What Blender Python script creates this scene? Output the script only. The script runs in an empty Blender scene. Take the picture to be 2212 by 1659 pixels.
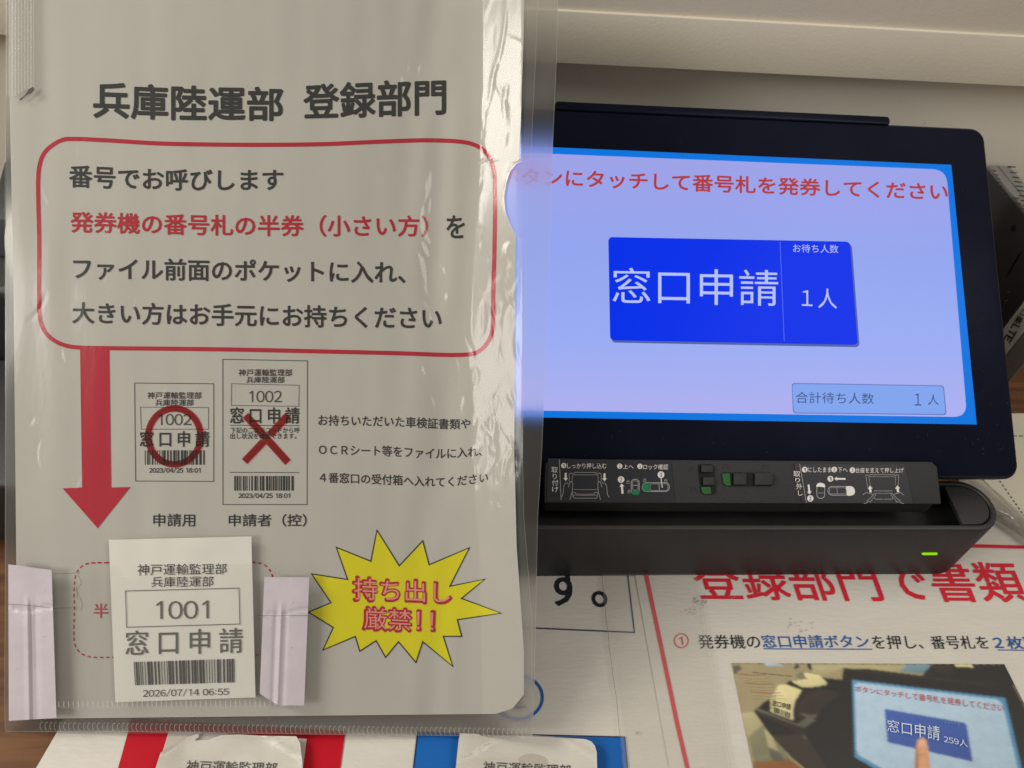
import bpy, bmesh, math, random
from mathutils import Vector, Matrix
from mathutils.geometry import tessellate_polygon

SC = bpy.context.scene
COL = SC.collection
random.seed(7)

# ---------------------------------------------------------------- camera, world, lamps, exposure
FPX, CX, CY = 1650.0, 1106.0, 829.5          # focal length and centre in a 2212 x 1659 frame
dX = Vector((20150, 320, 1650)).normalized()
dY = Vector((-106, -1830, 1650)); dY = (dY - dX * dY.dot(dX)).normalized()
dZ = dX.cross(dY)
CAMP = Vector((0, 0, 0.350))
cam_d = bpy.data.cameras.new('camera')
cam_d.sensor_width = 36.0
cam_d.lens = 36.0 * FPX / 2212.0
cam_d.clip_start = 0.01
cam_d.clip_end = 50
cam_d.dof.use_dof = True
cam_d.dof.focus_distance = 0.335
cam_d.dof.aperture_fstop = 16.0
cam = bpy.data.objects.new('camera', cam_d)
COL.objects.link(cam)
_r = Vector((dX[0], dY[0], dZ[0])); _d = Vector((dX[1], dY[1], dZ[1])); _f = Vector((dX[2], dY[2], dZ[2]))
_m = Matrix((( _r[0], -_d[0], -_f[0], CAMP[0]), (_r[1], -_d[1], -_f[1], CAMP[1]), (_r[2], -_d[2], -_f[2], CAMP[2]), (0, 0, 0, 1)))
cam.matrix_world = _m
SC.camera = cam

world = bpy.data.worlds.new('World')
SC.world = world
world.use_nodes = True
bg = world.node_tree.nodes['Background']
bg.inputs[0].default_value = (1.0, 0.93, 0.82, 1)
bg.inputs[1].default_value = 0.31


def area(name, loc, target, sx, sy, power, color):
    l = bpy.data.lights.new(name, 'AREA')
    l.shape = 'RECTANGLE'; l.size = sx; l.size_y = sy
    l.energy = power; l.color = color
    o = bpy.data.objects.new(name, l)
    COL.objects.link(o)
    o.location = loc
    o.rotation_euler = (Vector(target) - Vector(loc)).to_track_quat('-Z', 'Y').to_euler()
    return o


area('ceiling_light_key', (-1.0, 0.33, 0.80), (0.1, 0.22, 0.05), 0.26, 0.36, 7.6, (1.0, 0.945, 0.85))
area('added_fill_front', (-1.3, -0.45, 1.0), (0.1, 0.3, 0.1), 0.5, 0.6, 10.5, (1.0, 0.95, 0.88))  # added off-frame fill: lifts the wall and gives the sleeve's right strip its sheen

area('added_fill_side', (0.85, -0.12, 1.25), (0.15, 0.25, 0.05), 0.5, 0.5, 5.5, (1.0, 0.95, 0.87))  # added fill from the right, no fixture there: brightens posters and wall

SC.view_settings.view_transform = 'Standard'
SC.view_settings.look = 'None'
SC.view_settings.exposure = 0.0
SC.view_settings.gamma = 1.0
SC.view_settings.use_curve_mapping = False
SC.cycles.max_bounces = 12
SC.cycles.transparent_max_bounces = 24
SC.cycles.caustics_reflective = False
SC.cycles.caustics_refractive = False


# ---------------------------------------------------------------- rays, surfaces
def ray(x, y):
    c = Vector(((x - CX) / FPX, (y - CY) / FPX, 1.0))
    return Vector((dX.dot(c), dY.dot(c), dZ.dot(c)))


class Plane:
    def __init__(s, p, n):
        s.n = Vector(n).normalized(); s.p = Vector(p)

    def __call__(s, x, y, off=0.0):
        r = ray(x, y)
        return CAMP + r * ((s.n.dot(s.p - CAMP) + off) / s.n.dot(r))
    sub = None


_rb = random.Random(17)
BILLOW = [(_rb.uniform(0, 6.3), _rb.uniform(.025, .095) * _rb.choice((1, -1)), _rb.uniform(-.008, .014), _rb.uniform(.06e-3, .17e-3)) for _ in range(10)]


FOLD = [(-60, 0), (200, 0), (330, -2), (460, -10), (600, -20), (760, -24), (900, -18), (1050, -16), (1180, -6), (1300, -4), (1450, 0), (1600, 0)]


class Sleeve:
    """the gently bowed face of the document sleeve"""
    sub = 12.0

    prof = {}

    def table(s, k):
        """depth across the sheet when its fold lies k from x = 1042"""
        if k not in Sleeve.prof:
            z, t, xf = 0.0, [], 1042 + k
            for i in range(0, 1400):
                if i < 870:
                    g = .010e-3 + .034e-3 * (max(i - 20, 0) / 850) ** 1.6
                elif i < xf:
                    g = .044e-3 - .072e-3 * ((i - 870) / (xf - 870)) ** 1.5
                elif i < 1130:
                    g = -.118e-3
                else:
                    g = -.015e-3
                z += g; t.append(z)
            Sleeve.prof[k] = t
        return Sleeve.prof[k]

    def depth(s, x, y):
        w = along(FOLD, (min(max(y, -60), 1600) + 60) / 1660)[1]
        k = math.floor(w); xi = min(max(x, 0), 1398.0); i = int(xi)
        a, b = s.table(k), s.table(k + 1)
        pa_ = a[i] + (a[i + 1] - a[i]) * (xi - i); pb_ = b[i] + (b[i + 1] - b[i]) * (xi - i)
        p = pa_ + (pb_ - pa_) * (w - k)
        d = 0.3185 - 0.0015 * (x - 100) / 1050 + p * (1 - .52 * min(max(y / 1550.0, 0), 1))
        env = .18 + .82 * math.exp(-((x - 955 - .03 * (y - 700)) / 95.0) ** 2)
        env *= 1 - .85 * min(max((x - 1035) / 20.0, 0), 1)
        for a, kx, ky, am in BILLOW:
            d += am * env * math.sin(a + kx * x + ky * y + .5 * math.sin(y * .012 + a))
        return d

    def __call__(s, x, y, off=0.0):
        return CAMP + ray(x, y) * (s.depth(x, y) - off)


ELEV = math.radians(33)
TN = Vector((0, -math.sin(ELEV), math.cos(ELEV)))
TU = Vector((0, math.cos(ELEV), math.sin(ELEV)))
Tp = Plane((0, 0, 0), (0, 0, 1))(1600, 1030, 0.055)
F = Sleeve()
G0 = Plane((0, 0, 0), (0, 0, 1))
T = Plane(Tp, TN)
DOCK_Y, DOCK_B, DOCK_H = 0.1855, 0.2150, 0.0452
DF = Plane((0, DOCK_Y, 0), (0, -1, 0))

# zones of the photograph -> frame coordinates
Z1 = lambda x, y: (.2604 * x, .2604 * y)
Z2 = lambda x, y: (576 + .3255 * x, .3255 * y)
Z3 = lambda x, y: (1080 + .5117 * x, .5117 * y)
Z5 = lambda x, y: (1008 + .5442 * x, 864 + .5442 * y)
Z6 = lambda x, y: (1080 + .5117 * x, 1152 + .5117 * y)
Z7 = lambda x, y: (.3055 * x, 1152 + .3055 * y)
Z8 = lambda x, y: (576 + .3273 * x, 1116 + .3273 * y)
ZA = lambda x, y: (144 + .2604 * x, 720 + .2604 * y)
ZC = lambda x, y: (.2604 * x, 288 + .2604 * y)
ZE = lambda x, y: (1152 + .16275 * x, 972 + .16275 * y)
ZG = lambda x, y: (1440 + .16275 * x, 972 + .16275 * y)
ZH = lambda x, y: (1692 + .2352 * x, 972 + .2352 * y)
ZM = lambda x, y: (1563.8 + .2930 * x, 1411.2 + .2930 * y)
ZR = lambda x, y: (1635.8 + .2278 * x, 792 + .2278 * y)
ZT = lambda x, y: (288 + .1953 * x, 1512 + .1953 * y)
ZU = lambda x, y: (936 + .21157 * x, 1512 + .21157 * y)
ZB = lambda x, y: (2067.8 + .3556 * x, 345.6 + .3556 * y)
ZD = lambda x, y: (1996 + .17363 * x, 921.6 + .17363 * y)


def zz(z, pts):
    return [z(*p) for p in pts]


def rect(z, x0, y0, x1, y1):
    return [z(x0, y0), z(x1, y0), z(x1, y1), z(x0, y1)]


# ---------------------------------------------------------------- materials
def srgb(r, g, b):
    def c(v):
        v /= 255.0
        return v / 12.92 if v <= .04045 else ((v + .055) / 1.055) ** 2.4
    return (c(r), c(g), c(b), 1)


def newmat(name):
    m = bpy.data.materials.new(name); m.use_nodes = True
    nt = m.node_tree
    return m, nt, nt.nodes['Principled BSDF'], nt.nodes['Material Output']


def noise(nt, scale, detail=4, rough=.55, stretch=None, coord='Object'):
    tc = nt.nodes.new('ShaderNodeTexCoord')
    n = nt.nodes.new('ShaderNodeTexNoise')
    n.inputs['Scale'].default_value = scale
    n.inputs['Detail'].default_value = detail
    n.inputs['Roughness'].default_value = rough
    if stretch:
        mp = nt.nodes.new('ShaderNodeMapping')
        mp.inputs['Scale'].default_value = stretch
        nt.links.new(tc.outputs[coord], mp.inputs[0])
        nt.links.new(mp.outputs[0], n.inputs['Vector'])
    else:
        nt.links.new(tc.outputs[coord], n.inputs['Vector'])
    return n


def surface(name, col, rough=.5, spec=.5, coat=0, var=0.0, vscale=40, bump=0.0, bscale=300, stretch=None, metal=0, dist=.001):
    m, nt, b, out = newmat(name)
    b.inputs['Base Color'].default_value = col if len(col) == 4 else (*col, 1)
    b.inputs['Roughness'].default_value = rough
    b.inputs['Specular IOR Level'].default_value = spec
    b.inputs['Coat Weight'].default_value = coat
    b.inputs['Coat Roughness'].default_value = .15
    b.inputs['Metallic'].default_value = metal
    if var:
        n = noise(nt, vscale, 6, .6, stretch)
        r = nt.nodes.new('ShaderNodeValToRGB')
        c = col[:3]
        r.color_ramp.elements[0].position = .3; r.color_ramp.elements[1].position = .7
        r.color_ramp.elements[0].color = (*[v * (1 - var) for v in c], 1)
        r.color_ramp.elements[1].color = (*[min(v * (1 + var), 1) for v in c], 1)
        nt.links.new(n.outputs['Fac'], r.inputs[0])
        nt.links.new(r.outputs[0], b.inputs['Base Color'])
        mr = nt.nodes.new('ShaderNodeMapRange')
        mr.inputs['To Min'].default_value = max(rough - .08, .02); mr.inputs['To Max'].default_value = min(rough + .08, 1)
        nt.links.new(n.outputs['Fac'], mr.inputs['Value'])
        nt.links.new(mr.outputs[0], b.inputs['Roughness'])
    if bump:
        n2 = noise(nt, bscale, 3, .5, stretch)
        bp = nt.nodes.new('ShaderNodeBump')
        bp.inputs['Strength'].default_value = bump
        bp.inputs['Distance'].default_value = dist
        nt.links.new(n2.outputs['Fac'], bp.inputs['Height'])
        nt.links.new(bp.outputs[0], b.inputs['Normal'])
    return m


def ink(name, col, rough=.6):
    m, nt, b, out = newmat(name)
    b.inputs['Base Color'].default_value = col
    b.inputs['Roughness'].default_value = rough
    b.inputs['Specular IOR Level'].default_value = .15
    return m


def glow(name, col, s=1.0, col2=None, ang=0):
    m, nt, b, out = newmat(name)
    b.inputs['Base Color'].default_value = (.005, .005, .008, 1)
    b.inputs['Roughness'].default_value = .2
    b.inputs['Specular IOR Level'].default_value = .015
    b.inputs['Emission Color'].default_value = col
    b.inputs['Emission Strength'].default_value = s
    if col2:
        n = noise(nt, 9, 1, .4)
        r = nt.nodes.new('ShaderNodeValToRGB')
        r.color_ramp.elements[0].position = .35; r.color_ramp.elements[1].position = .65
        r.color_ramp.elements[0].color = col; r.color_ramp.elements[1].color = col2
        nt.links.new(n.outputs['Fac'], r.inputs[0])
        nt.links.new(r.outputs[0], b.inputs['Emission Color'])
    return m


def film(name, tint=(.97, .97, .96), refl=1.0, rough=.14, haze=.05, blur=0.0, bump=0.0, bscale=200, stretch=None, hazecol=(.8, .78, .74)):
    m = bpy.data.materials.new(name); m.use_nodes = True
    nt = m.node_tree; nt.nodes.clear()
    N = nt.nodes.new
    out = N('ShaderNodeOutputMaterial')
    tr = N('ShaderNodeBsdfTransparent'); tr.inputs[0].default_value = (*tint, 1)
    base = tr
    if blur:
        rf = N('ShaderNodeBsdfRefraction'); rf.inputs['IOR'].default_value = 1.2; rf.inputs['Roughness'].default_value = blur
        rf.inputs['Color'].default_value = (*tint, 1)
        mx = N('ShaderNodeMixShader'); mx.inputs[0].default_value = .8
        nt.links.new(tr.outputs[0], mx.inputs[1]); nt.links.new(rf.outputs[0], mx.inputs[2]); base = mx
    df = N('ShaderNodeBsdfDiffuse'); df.inputs[0].default_value = (*hazecol, 1)
    mh = N('ShaderNodeMixShader'); mh.inputs[0].default_value = haze
    nt.links.new(base.outputs[0], mh.inputs[1]); nt.links.new(df.outputs[0], mh.inputs[2])
    gl = N('ShaderNodeBsdfGlossy'); gl.inputs['Roughness'].default_value = rough
    fr = N('ShaderNodeLayerWeight'); fr.inputs['Blend'].default_value = .5
    pw = N('ShaderNodeMath'); pw.operation = 'POWER'; pw.inputs[1].default_value = 5
    nt.links.new(fr.outputs['Facing'], pw.inputs[0])
    mu = N('ShaderNodeMath'); mu.operation = 'MULTIPLY_ADD'; mu.inputs[1].default_value = .9 * min(refl, 1); mu.inputs[2].default_value = .04 * refl; mu.use_clamp = True
    nt.links.new(pw.outputs[0], mu.inputs[0])
    ms = N('ShaderNodeMixShader')
    nt.links.new(mu.outputs[0], ms.inputs[0]); nt.links.new(mh.outputs[0], ms.inputs[1]); nt.links.new(gl.outputs[0], ms.inputs[2])
    if bump:
        n2 = noise(nt, bscale, 3, .5, stretch)
        bp = N('ShaderNodeBump'); bp.inputs['Strength'].default_value = bump; bp.inputs['Distance'].default_value = .001
        nt.links.new(n2.outputs['Fac'], bp.inputs['Height'])
        for s in (gl, fr, df):
            nt.links.new(bp.outputs[0], s.inputs['Normal'])
    nt.links.new(ms.outputs[0], out.inputs[0])
    return m


def stain_ink(name, col):
    m = bpy.data.materials.new(name); m.use_nodes = True
    nt = m.node_tree; nt.nodes.clear()
    out = nt.nodes.new('ShaderNodeOutputMaterial'); tr = nt.nodes.new('ShaderNodeBsdfTransparent')
    tr.inputs[0].default_value = (*col, 1)
    nt.links.new(tr.outputs[0], out.inputs[0])
    return m


def wood(name, c1, c2):
    m, nt, b, out = newmat(name)
    tc = nt.nodes.new('ShaderNodeTexCoord'); mp = nt.nodes.new('ShaderNodeMapping')
    mp.inputs['Scale'].default_value = (6, 60, 6)
    nt.links.new(tc.outputs['Object'], mp.inputs[0])
    n = nt.nodes.new('ShaderNodeTexNoise'); n.inputs['Scale'].default_value = 3; n.inputs['Detail'].default_value = 8; n.inputs['Distortion'].default_value = .6
    nt.links.new(mp.outputs[0], n.inputs['Vector'])
    r = nt.nodes.new('ShaderNodeValToRGB')
    r.color_ramp.elements[0].position = .3; r.color_ramp.elements[1].position = .72
    r.color_ramp.elements[0].color = c1; r.color_ramp.elements[1].color = c2
    nt.links.new(n.outputs['Fac'], r.inputs[0]); nt.links.new(r.outputs[0], b.inputs['Base Color'])
    b.inputs['Roughness'].default_value = .5
    b.inputs['Specular IOR Level'].default_value = .25
    return m


M = {}
M['counter'] = wood('counter_wood', (.085, .030, .010, 1), (.19, .080, .026, 1))
M['wall'] = surface('wall_laminate', (.80, .76, .66), .55, .3, var=.03, vscale=6, bump=.15, bscale=900)
M['ledge'] = surface('ledge_laminate', (.72, .67, .56), .5, .3, var=.03, vscale=8, bump=.12, bscale=700)
M['paper'] = surface('notice_paper', (.46, .45, .415), .7, .25, var=.025, vscale=25)
M['slip'] = surface('thermal_slip_paper', (.65, .65, .595), .6, .25, var=.02, vscale=50)
M['tab'] = surface('lilac_paper_tape', (.55, .50, .555), .42, .45, coat=.25, var=.06, vscale=60, bump=.2, bscale=150)
M['poster'] = surface('laminated_poster_paper', (.63, .60, .55), .42, .4, var=.035, vscale=22, bump=.25, bscale=160, stretch=(1, 4, 1))
M['cream'] = surface('cream_paper', (.74, .70, .58), .7, .2, var=.03, vscale=20)
M['black_ink'] = ink('black_ink', (.022, .024, .024, 1))
M['grey_ink'] = ink('grey_ink', (.10, .105, .095, 1))
M['thin_ink'] = ink('faded_ink', (.055, .057, .055, 1))
M['red_ink'] = ink('crimson_ink', srgb(172, 20, 46))
M['red_text'] = ink('red_text_ink', srgb(170, 24, 46))
M['red_wash'] = stain_ink('red_overprint_ink', (.66, .06, .095))
M['yellow'] = ink('yellow_ink', srgb(212, 204, 14), .5)
M['pale_red'] = ink('pale_pink_ink', srgb(222, 140, 130))
M['poster_red'] = ink('poster_red_ink', srgb(205, 40, 58), .45)
M['block_red'] = ink('red_heading_ink', srgb(185, 20, 38), .4)
M['block_blue'] = ink('blue_heading_ink', srgb(28, 98, 178), .4)
M['blue_ink'] = ink('blue_ink', srgb(36, 92, 160), .45)
M['navy_ink'] = ink('navy_line_ink', srgb(40, 52, 84), .5)
M['poster_black'] = ink('poster_black_ink', (.02, .022, .026, 1), .45)
M['film_front'] = film('front_film', haze=.02, rough=.16, refl=.7, bump=.05, bscale=120, stretch=(3, 1, 1))
M['film_back'] = film('back_film', haze=.05, rough=.25, refl=.6, blur=.8)
M['film_pocket'] = film('pocket_film', haze=.04, rough=.3, refl=.8, tint=(.985, .985, .98))
M['weld'] = film('weld_plastic', haze=.32, rough=.2, refl=2.0)
M['edge'] = film('film_cut_edge', haze=.16, rough=.2, refl=1.2)
M['rib'] = film('ribbed_plastic', haze=.13, rough=.3, refl=.9)
M['tape'] = film('clear_tape', haze=.09, rough=.22, refl=1.0, bump=.10, bscale=150, stretch=(.6, 6, 1))
M['crumple'] = film('crumpled_plastic', haze=.55, rough=.18, refl=2.2, tint=(.8, .8, .78), hazecol=(.42, .39, .35))
M['pouch'] = film('pouch_plastic', haze=.05, rough=.26, refl=.7)
M['pouch_back'] = surface('pouch_backing', (.50, .45, .41), .4, .4, var=.05, vscale=60)
M['body'] = surface('black_matt_plastic', (.023, .0225, .024), .48, .4, var=.12, vscale=90, bump=.08, bscale=2500)
M['bezel'] = surface('bezel_glass', (.0055, .0065, .018), .3, .07, var=.2, vscale=25)  # black glass; navy tint puts the screen's blue glare into the base colour
M['rim'] = surface('tablet_rim_plastic', (.009, .010, .018), .4, .3)
M['panel'] = surface('grained_black_plastic', (.030, .030, .032), .6, .35, bump=.35, bscale=2200, var=.15, vscale=900)
M['labelfilm'] = surface('black_label_film', (.011, .012, .018), .4, .35)
M['dark'] = surface('slot_black', (.004, .004, .006), .5, .2)
M['deck'] = surface('deck_plastic', (.024, .024, .026), .5, .4, bump=.1, bscale=2000, var=.08, vscale=200)
M['white_mark'] = ink('white_print', (.78, .76, .74, 1))
M['grey_mark'] = ink('grey_print', (.36, .36, .38, 1))
M['dim_mark'] = ink('embossed_mark', (.045, .045, .055, 1))
M['green'] = ink('green_print', (.015, .20, .09, 1))
M['green_dim'] = ink('green_slot_paint', (.03, .12, .035, 1))
M['s_frame'] = glow('screen_frame_blue', srgb(8, 116, 222), 1.0)
M['s_panel'] = glow('screen_panel', srgb(150, 165, 238), 1.0)
_nt = M['s_panel'].node_tree
_tc = _nt.nodes.new('ShaderNodeTexCoord'); _sx = _nt.nodes.new('ShaderNodeSeparateXYZ'); _cr = _nt.nodes.new('ShaderNodeValToRGB')
for _ in range(2):
    _cr.color_ramp.elements.new(.5)
for _e, _p, _c in zip(_cr.color_ramp.elements, (0, .28, .62, 1), ((174, 176, 238), (154, 172, 243), (147, 165, 238), (158, 162, 231))):
    _e.position = _p; _e.color = srgb(*_c)
_nt.links.new(_tc.outputs['Generated'], _sx.inputs[0]); _nt.links.new(_sx.outputs['Y'], _cr.inputs[0])
_nt.links.new(_cr.outputs[0], _nt.nodes['Principled BSDF'].inputs['Emission Color'])
M['s_red'] = glow('screen_red_text', srgb(176, 60, 62), 1.0)
M['s_btn'] = glow('screen_button_blue', srgb(2, 48, 232), 1.0)
M['s_shadow'] = glow('screen_button_shadow', srgb(84, 98, 160), 1.0)
M['s_white'] = glow('screen_white_text', srgb(182, 194, 246), 1.0)
M['s_line'] = glow('screen_divider', srgb(80, 110, 240), 1.0)
M['s_box'] = glow('screen_count_box', srgb(128, 164, 238), 1.0)
M['s_edge'] = glow('screen_count_edge', srgb(106, 122, 186), 1.0)
M['s_dark'] = glow('screen_dark_text', srgb(62, 80, 122), 1.0)
M['smudge'] = ink('scuff_grey', (.33, .31, .28, 1))
M['dust'] = ink('dust', (.030, .030, .036, 1))
M['led'] = glow('green_indicator', srgb(150, 222, 10), 1.0)
M['grey_case'] = surface('grey_painted_steel', (.24, .235, .225), .5, .4, var=.05, vscale=40, bump=.1, bscale=1500)
M['dark_case'] = surface('dark_grey_side', (.035, .035, .038), .5, .35, var=.08, vscale=60)
M['white_label'] = ink('white_label', (.82, .81, .78, 1))
PHOTO_COL = (('p_beige', (158, 146, 112)), ('p_cream', (180, 172, 132)), ('p_black', (38, 36, 36)), ('p_dark', (56, 48, 43)), ('p_ticket', (226, 216, 164)),
              ('p_green', (128, 128, 100)), ('p_wood', (132, 88, 50)), ('p_sky', (120, 150, 165)), ('p_frame', (84, 146, 188)), ('p_screen', (176, 202, 224)),
              ('p_btn', (62, 92, 172)), ('p_skin', (206, 154, 116)), ('p_text', (184, 84, 92)), ('p_white', (196, 208, 226)), ('p_grey', (96, 96, 84)), ('p_nail', (222, 176, 146)), ('p_skin_dark', (172, 118, 84)))
for nm, c in PHOTO_COL:
    M[nm] = surface(nm + '_print', srgb(*[min(255, v * 1.08) for v in c])[:3], .4, .35, var=.13, vscale=130)


# ---------------------------------------------------------------- mesh helpers
def link(name, me, mat=None, parent=None, smooth=False):
    o = bpy.data.objects.new(name, me); COL.objects.link(o)
    for m in ([] if mat is None else (mat if isinstance(mat, (list, tuple)) else [mat])):
        me.materials.append(m)
    if parent is not None:
        o.parent = parent
        o.matrix_parent_inverse = parent.matrix_basis.inverted()
    if smooth:
        me.shade_smooth()
    return o


def tag(o, label, cat, group=None):
    o['label'] = label; o['category'] = cat
    if group:
        o['group'] = group
    return o


def thing(name, label, cat, loc, group=None):
    o = bpy.data.objects.new(name, None); COL.objects.link(o)
    o.location = loc; o.empty_display_size = .01
    return tag(o, label, cat, group)


def structure(o):
    o['kind'] = 'structure'; return o


class Marks:
    """flat printed or cut shapes gathered into one mesh lying on one surface"""
    def __init__(s, surf, off=0.0):
        s.surf, s.off = surf, off
        s.v, s.f, s.mi, s.mats = [], [], [], []

    def _mat(s, m):
        if m not in s.mats:
            s.mats.append(m)
        return s.mats.index(m)

    def _add(s, pts2, tris, mat, lift=0.0):
        k = s._mat(mat)
        bm = bmesh.new()
        vs = [bm.verts.new((p[0], p[1], 0)) for p in pts2]
        for t in tris:
            try:
                bm.faces.new([vs[i] for i in t])
            except ValueError:
                pass
        if s.surf.sub:
            for _ in range(5):
                es = [e for e in bm.edges if e.calc_length() > s.surf.sub]
                if not es:
                    break
                bmesh.ops.subdivide_edges(bm, edges=es, cuts=1, use_grid_fill=False)
                bmesh.ops.triangulate(bm, faces=[f for f in bm.faces if len(f.verts) > 3])
        b = len(s.v)
        bm.verts.index_update()
        for v in bm.verts:
            s.v.append(s.surf(v.co.x, v.co.y, s.off + lift))
        for f in bm.faces:
            i = [b + v.index for v in f.verts]
            p = [s.v[q] for q in i[:3]]
            if (p[1] - p[0]).cross(p[2] - p[0]).dot(p[0] - CAMP) > 0:
                i.reverse()
            s.f.append(i); s.mi.append(k)
        bm.free()

    def poly(s, pts, mat, lift=0.0):
        tris = tessellate_polygon([[Vector((p[0], p[1], 0)) for p in pts]])
        s._add(pts, tris, mat, lift)

    def line(s, pts, w, mat, closed=False, smooth=False, lift=0.0):
        if smooth:
            pts = spline(pts, closed)
        n = len(pts)
        L, R = [], []
        for i in range(n):
            a = Vector(pts[(i - 1) % n] if closed else pts[max(i - 1, 0)]); c = Vector(pts[(i + 1) % n] if closed else pts[min(i + 1, n - 1)]); b = Vector(pts[i])
            d1 = (b - a).normalized() if (b - a).length > 1e-6 else (c - b).normalized()
            d2 = (c - b).normalized() if (c - b).length > 1e-6 else d1
            t = (d1 + d2)
            t = t.normalized() if t.length > 1e-3 else d1
            nn = Vector((-t.y, t.x)); k = w / 2 / max(nn.dot(Vector((-d1.y, d1.x))), .45)
            L.append(b + nn * k); R.append(b - nn * k)
        q = []
        for i in range(n if closed else n - 1):
            j = (i + 1) % n
            q.append((i, j, n + j, n + i))
        s._add([tuple(p) for p in L + R], q, mat, lift)

    def ellipse(s, c, rx, ry, mat, lift=0.0, n=28):
        s.poly([(c[0] + rx * math.cos(2 * math.pi * i / n), c[1] + ry * math.sin(2 * math.pi * i / n)) for i in range(n)], mat, lift)

    def ring(s, c, rx, ry, w, mat, lift=0.0, n=48):
        s.line([(c[0] + rx * math.cos(2 * math.pi * i / n), c[1] + ry * math.sin(2 * math.pi * i / n)) for i in range(n)], w, mat, True, lift=lift)

    def text(s, body, top, bot, mat, bold=0.0, lift=0.0):
        """top and bottom: runs of points along which the ink's upper and lower limits lie"""
        v2, tris = glyphs(body, bold)
        x0 = min(p[0] for p in v2); x1 = max(p[0] for p in v2); y0 = min(p[1] for p in v2); y1 = max(p[1] for p in v2)
        out = []
        for p in v2:
            u = (p[0] - x0) / max(x1 - x0, 1e-6); w = (p[1] - y0) / max(y1 - y0, 1e-6)
            a = along(top, u); b = along(bot, u)
            out.append((b[0] + (a[0] - b[0]) * w, b[1] + (a[1] - b[1]) * w))
        if bold > .003:
            em = Vector((top[-1][0] - top[0][0], top[-1][1] - top[0][1])).length / max(x1 - x0, 1e-6)
            d = bold * em
            n8 = 8 if bold > .018 else 4
            for k in range(n8):
                t = 2 * math.pi * (k + .5) / n8
                s._add([(p[0] + d * math.cos(t), p[1] + d * math.sin(t)) for p in out], tris, mat, lift + .000006 * (k + 1))
        s._add(out, tris, mat, lift)

    def tbox(s, body, z, x0, y0, x1, y1, mat, bold=0.0, lift=0.0, skew=0.0):
        s.text(body, [z(x0 - skew, y0), z(x1 - skew, y0)], [z(x0, y1), z(x1, y1)], mat, bold, lift)

    def barcode(s, quad, mat, lift=0.0, seed=3, n=52):
        rnd = random.Random(seed)
        tl, tr, br, bl = [Vector(p) for p in quad]
        x = 0.0; w = []
        while x < 1:
            a = rnd.choice((1, 1, 1, 2, 2, 3)) / (n * 2.6); g = rnd.choice((1, 1, 1, 2, 2)) / (n * 2.6)
            w.append((x, min(x + a, 1))); x += a + g
        for a, b in w:
            s.poly([tuple(tl.lerp(tr, a)), tuple(tl.lerp(tr, b)), tuple(bl.lerp(br, b)), tuple(bl.lerp(br, a))], mat, lift)

    def build(s, name, parent=None):
        me = bpy.data.meshes.new(name)
        me.from_pydata([tuple(v) for v in s.v], [], s.f)
        for p, k in zip(me.polygons, s.mi):
            p.material_index = k
        return link(name, me, s.mats, parent)


def along(pts, u):
    if len(pts) == 2:
        a, b = pts
        return (a[0] + (b[0] - a[0]) * u, a[1] + (b[1] - a[1]) * u)
    x = pts[0][0] + (pts[-1][0] - pts[0][0]) * u
    n = len(pts)
    for i in range(n - 1):
        if x <= pts[i + 1][0] or i == n - 2:
            p1, p2 = pts[i], pts[i + 1]
            m1 = slope(pts, i); m2 = slope(pts, i + 1)
            h = p2[0] - p1[0]; t = (x - p1[0]) / h
            y = (2 * t ** 3 - 3 * t ** 2 + 1) * p1[1] + (t ** 3 - 2 * t ** 2 + t) * h * m1 + (-2 * t ** 3 + 3 * t ** 2) * p2[1] + (t ** 3 - t ** 2) * h * m2
            return (x, y)


def slope(p, i):
    a = p[max(i - 1, 0)]; b = p[min(i + 1, len(p) - 1)]
    return (b[1] - a[1]) / (b[0] - a[0])


def spline(pts, closed, k=6):
    n = len(pts); out = []
    for i in range(n if closed else n - 1):
        g = lambda j: Vector(pts[j % n] if closed else pts[min(max(j, 0), n - 1)])
        p0, p1, p2, p3 = g(i - 1), g(i), g(i + 1), g(i + 2)
        # centripetal spacing keeps corners round without overshoot
        t0 = 0; t1 = t0 + max((p1 - p0).length, 1e-4) ** .5; t2 = t1 + max((p2 - p1).length, 1e-4) ** .5; t3 = t2 + max((p3 - p2).length, 1e-4) ** .5
        for j in range(k):
            t = t1 + (t2 - t1) * j / k
            a1 = p0 * ((t1 - t) / (t1 - t0)) + p1 * ((t - t0) / (t1 - t0)) if t1 - t0 > .02 else p1
            a2 = p1 * ((t2 - t) / (t2 - t1)) + p2 * ((t - t1) / (t2 - t1))
            a3 = p2 * ((t3 - t) / (t3 - t2)) + p3 * ((t - t2) / (t3 - t2)) if t3 - t2 > .02 else p2
            b1 = a1 * ((t2 - t) / (t2 - t0)) + a2 * ((t - t0) / (t2 - t0))
            b2 = a2 * ((t3 - t) / (t3 - t1)) + a3 * ((t - t1) / (t3 - t1))
            out.append(tuple(b1 * ((t2 - t) / (t2 - t1)) + b2 * ((t - t1) / (t2 - t1))))
    if not closed:
        out.append(tuple(pts[-1]))
    return out


_gl = {}
HALF = {c: chr(ord(c) + 0xFEE0) for c in '0123456789LTE'}
ONE = ([(.30, 0), (.385, 0), (.385, .75), (.315, .75), (.15, .62), (.15, .535), (.30, .635)], [(0, 1, 2, 6), (2, 3, 6), (3, 4, 5, 6)])


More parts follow.
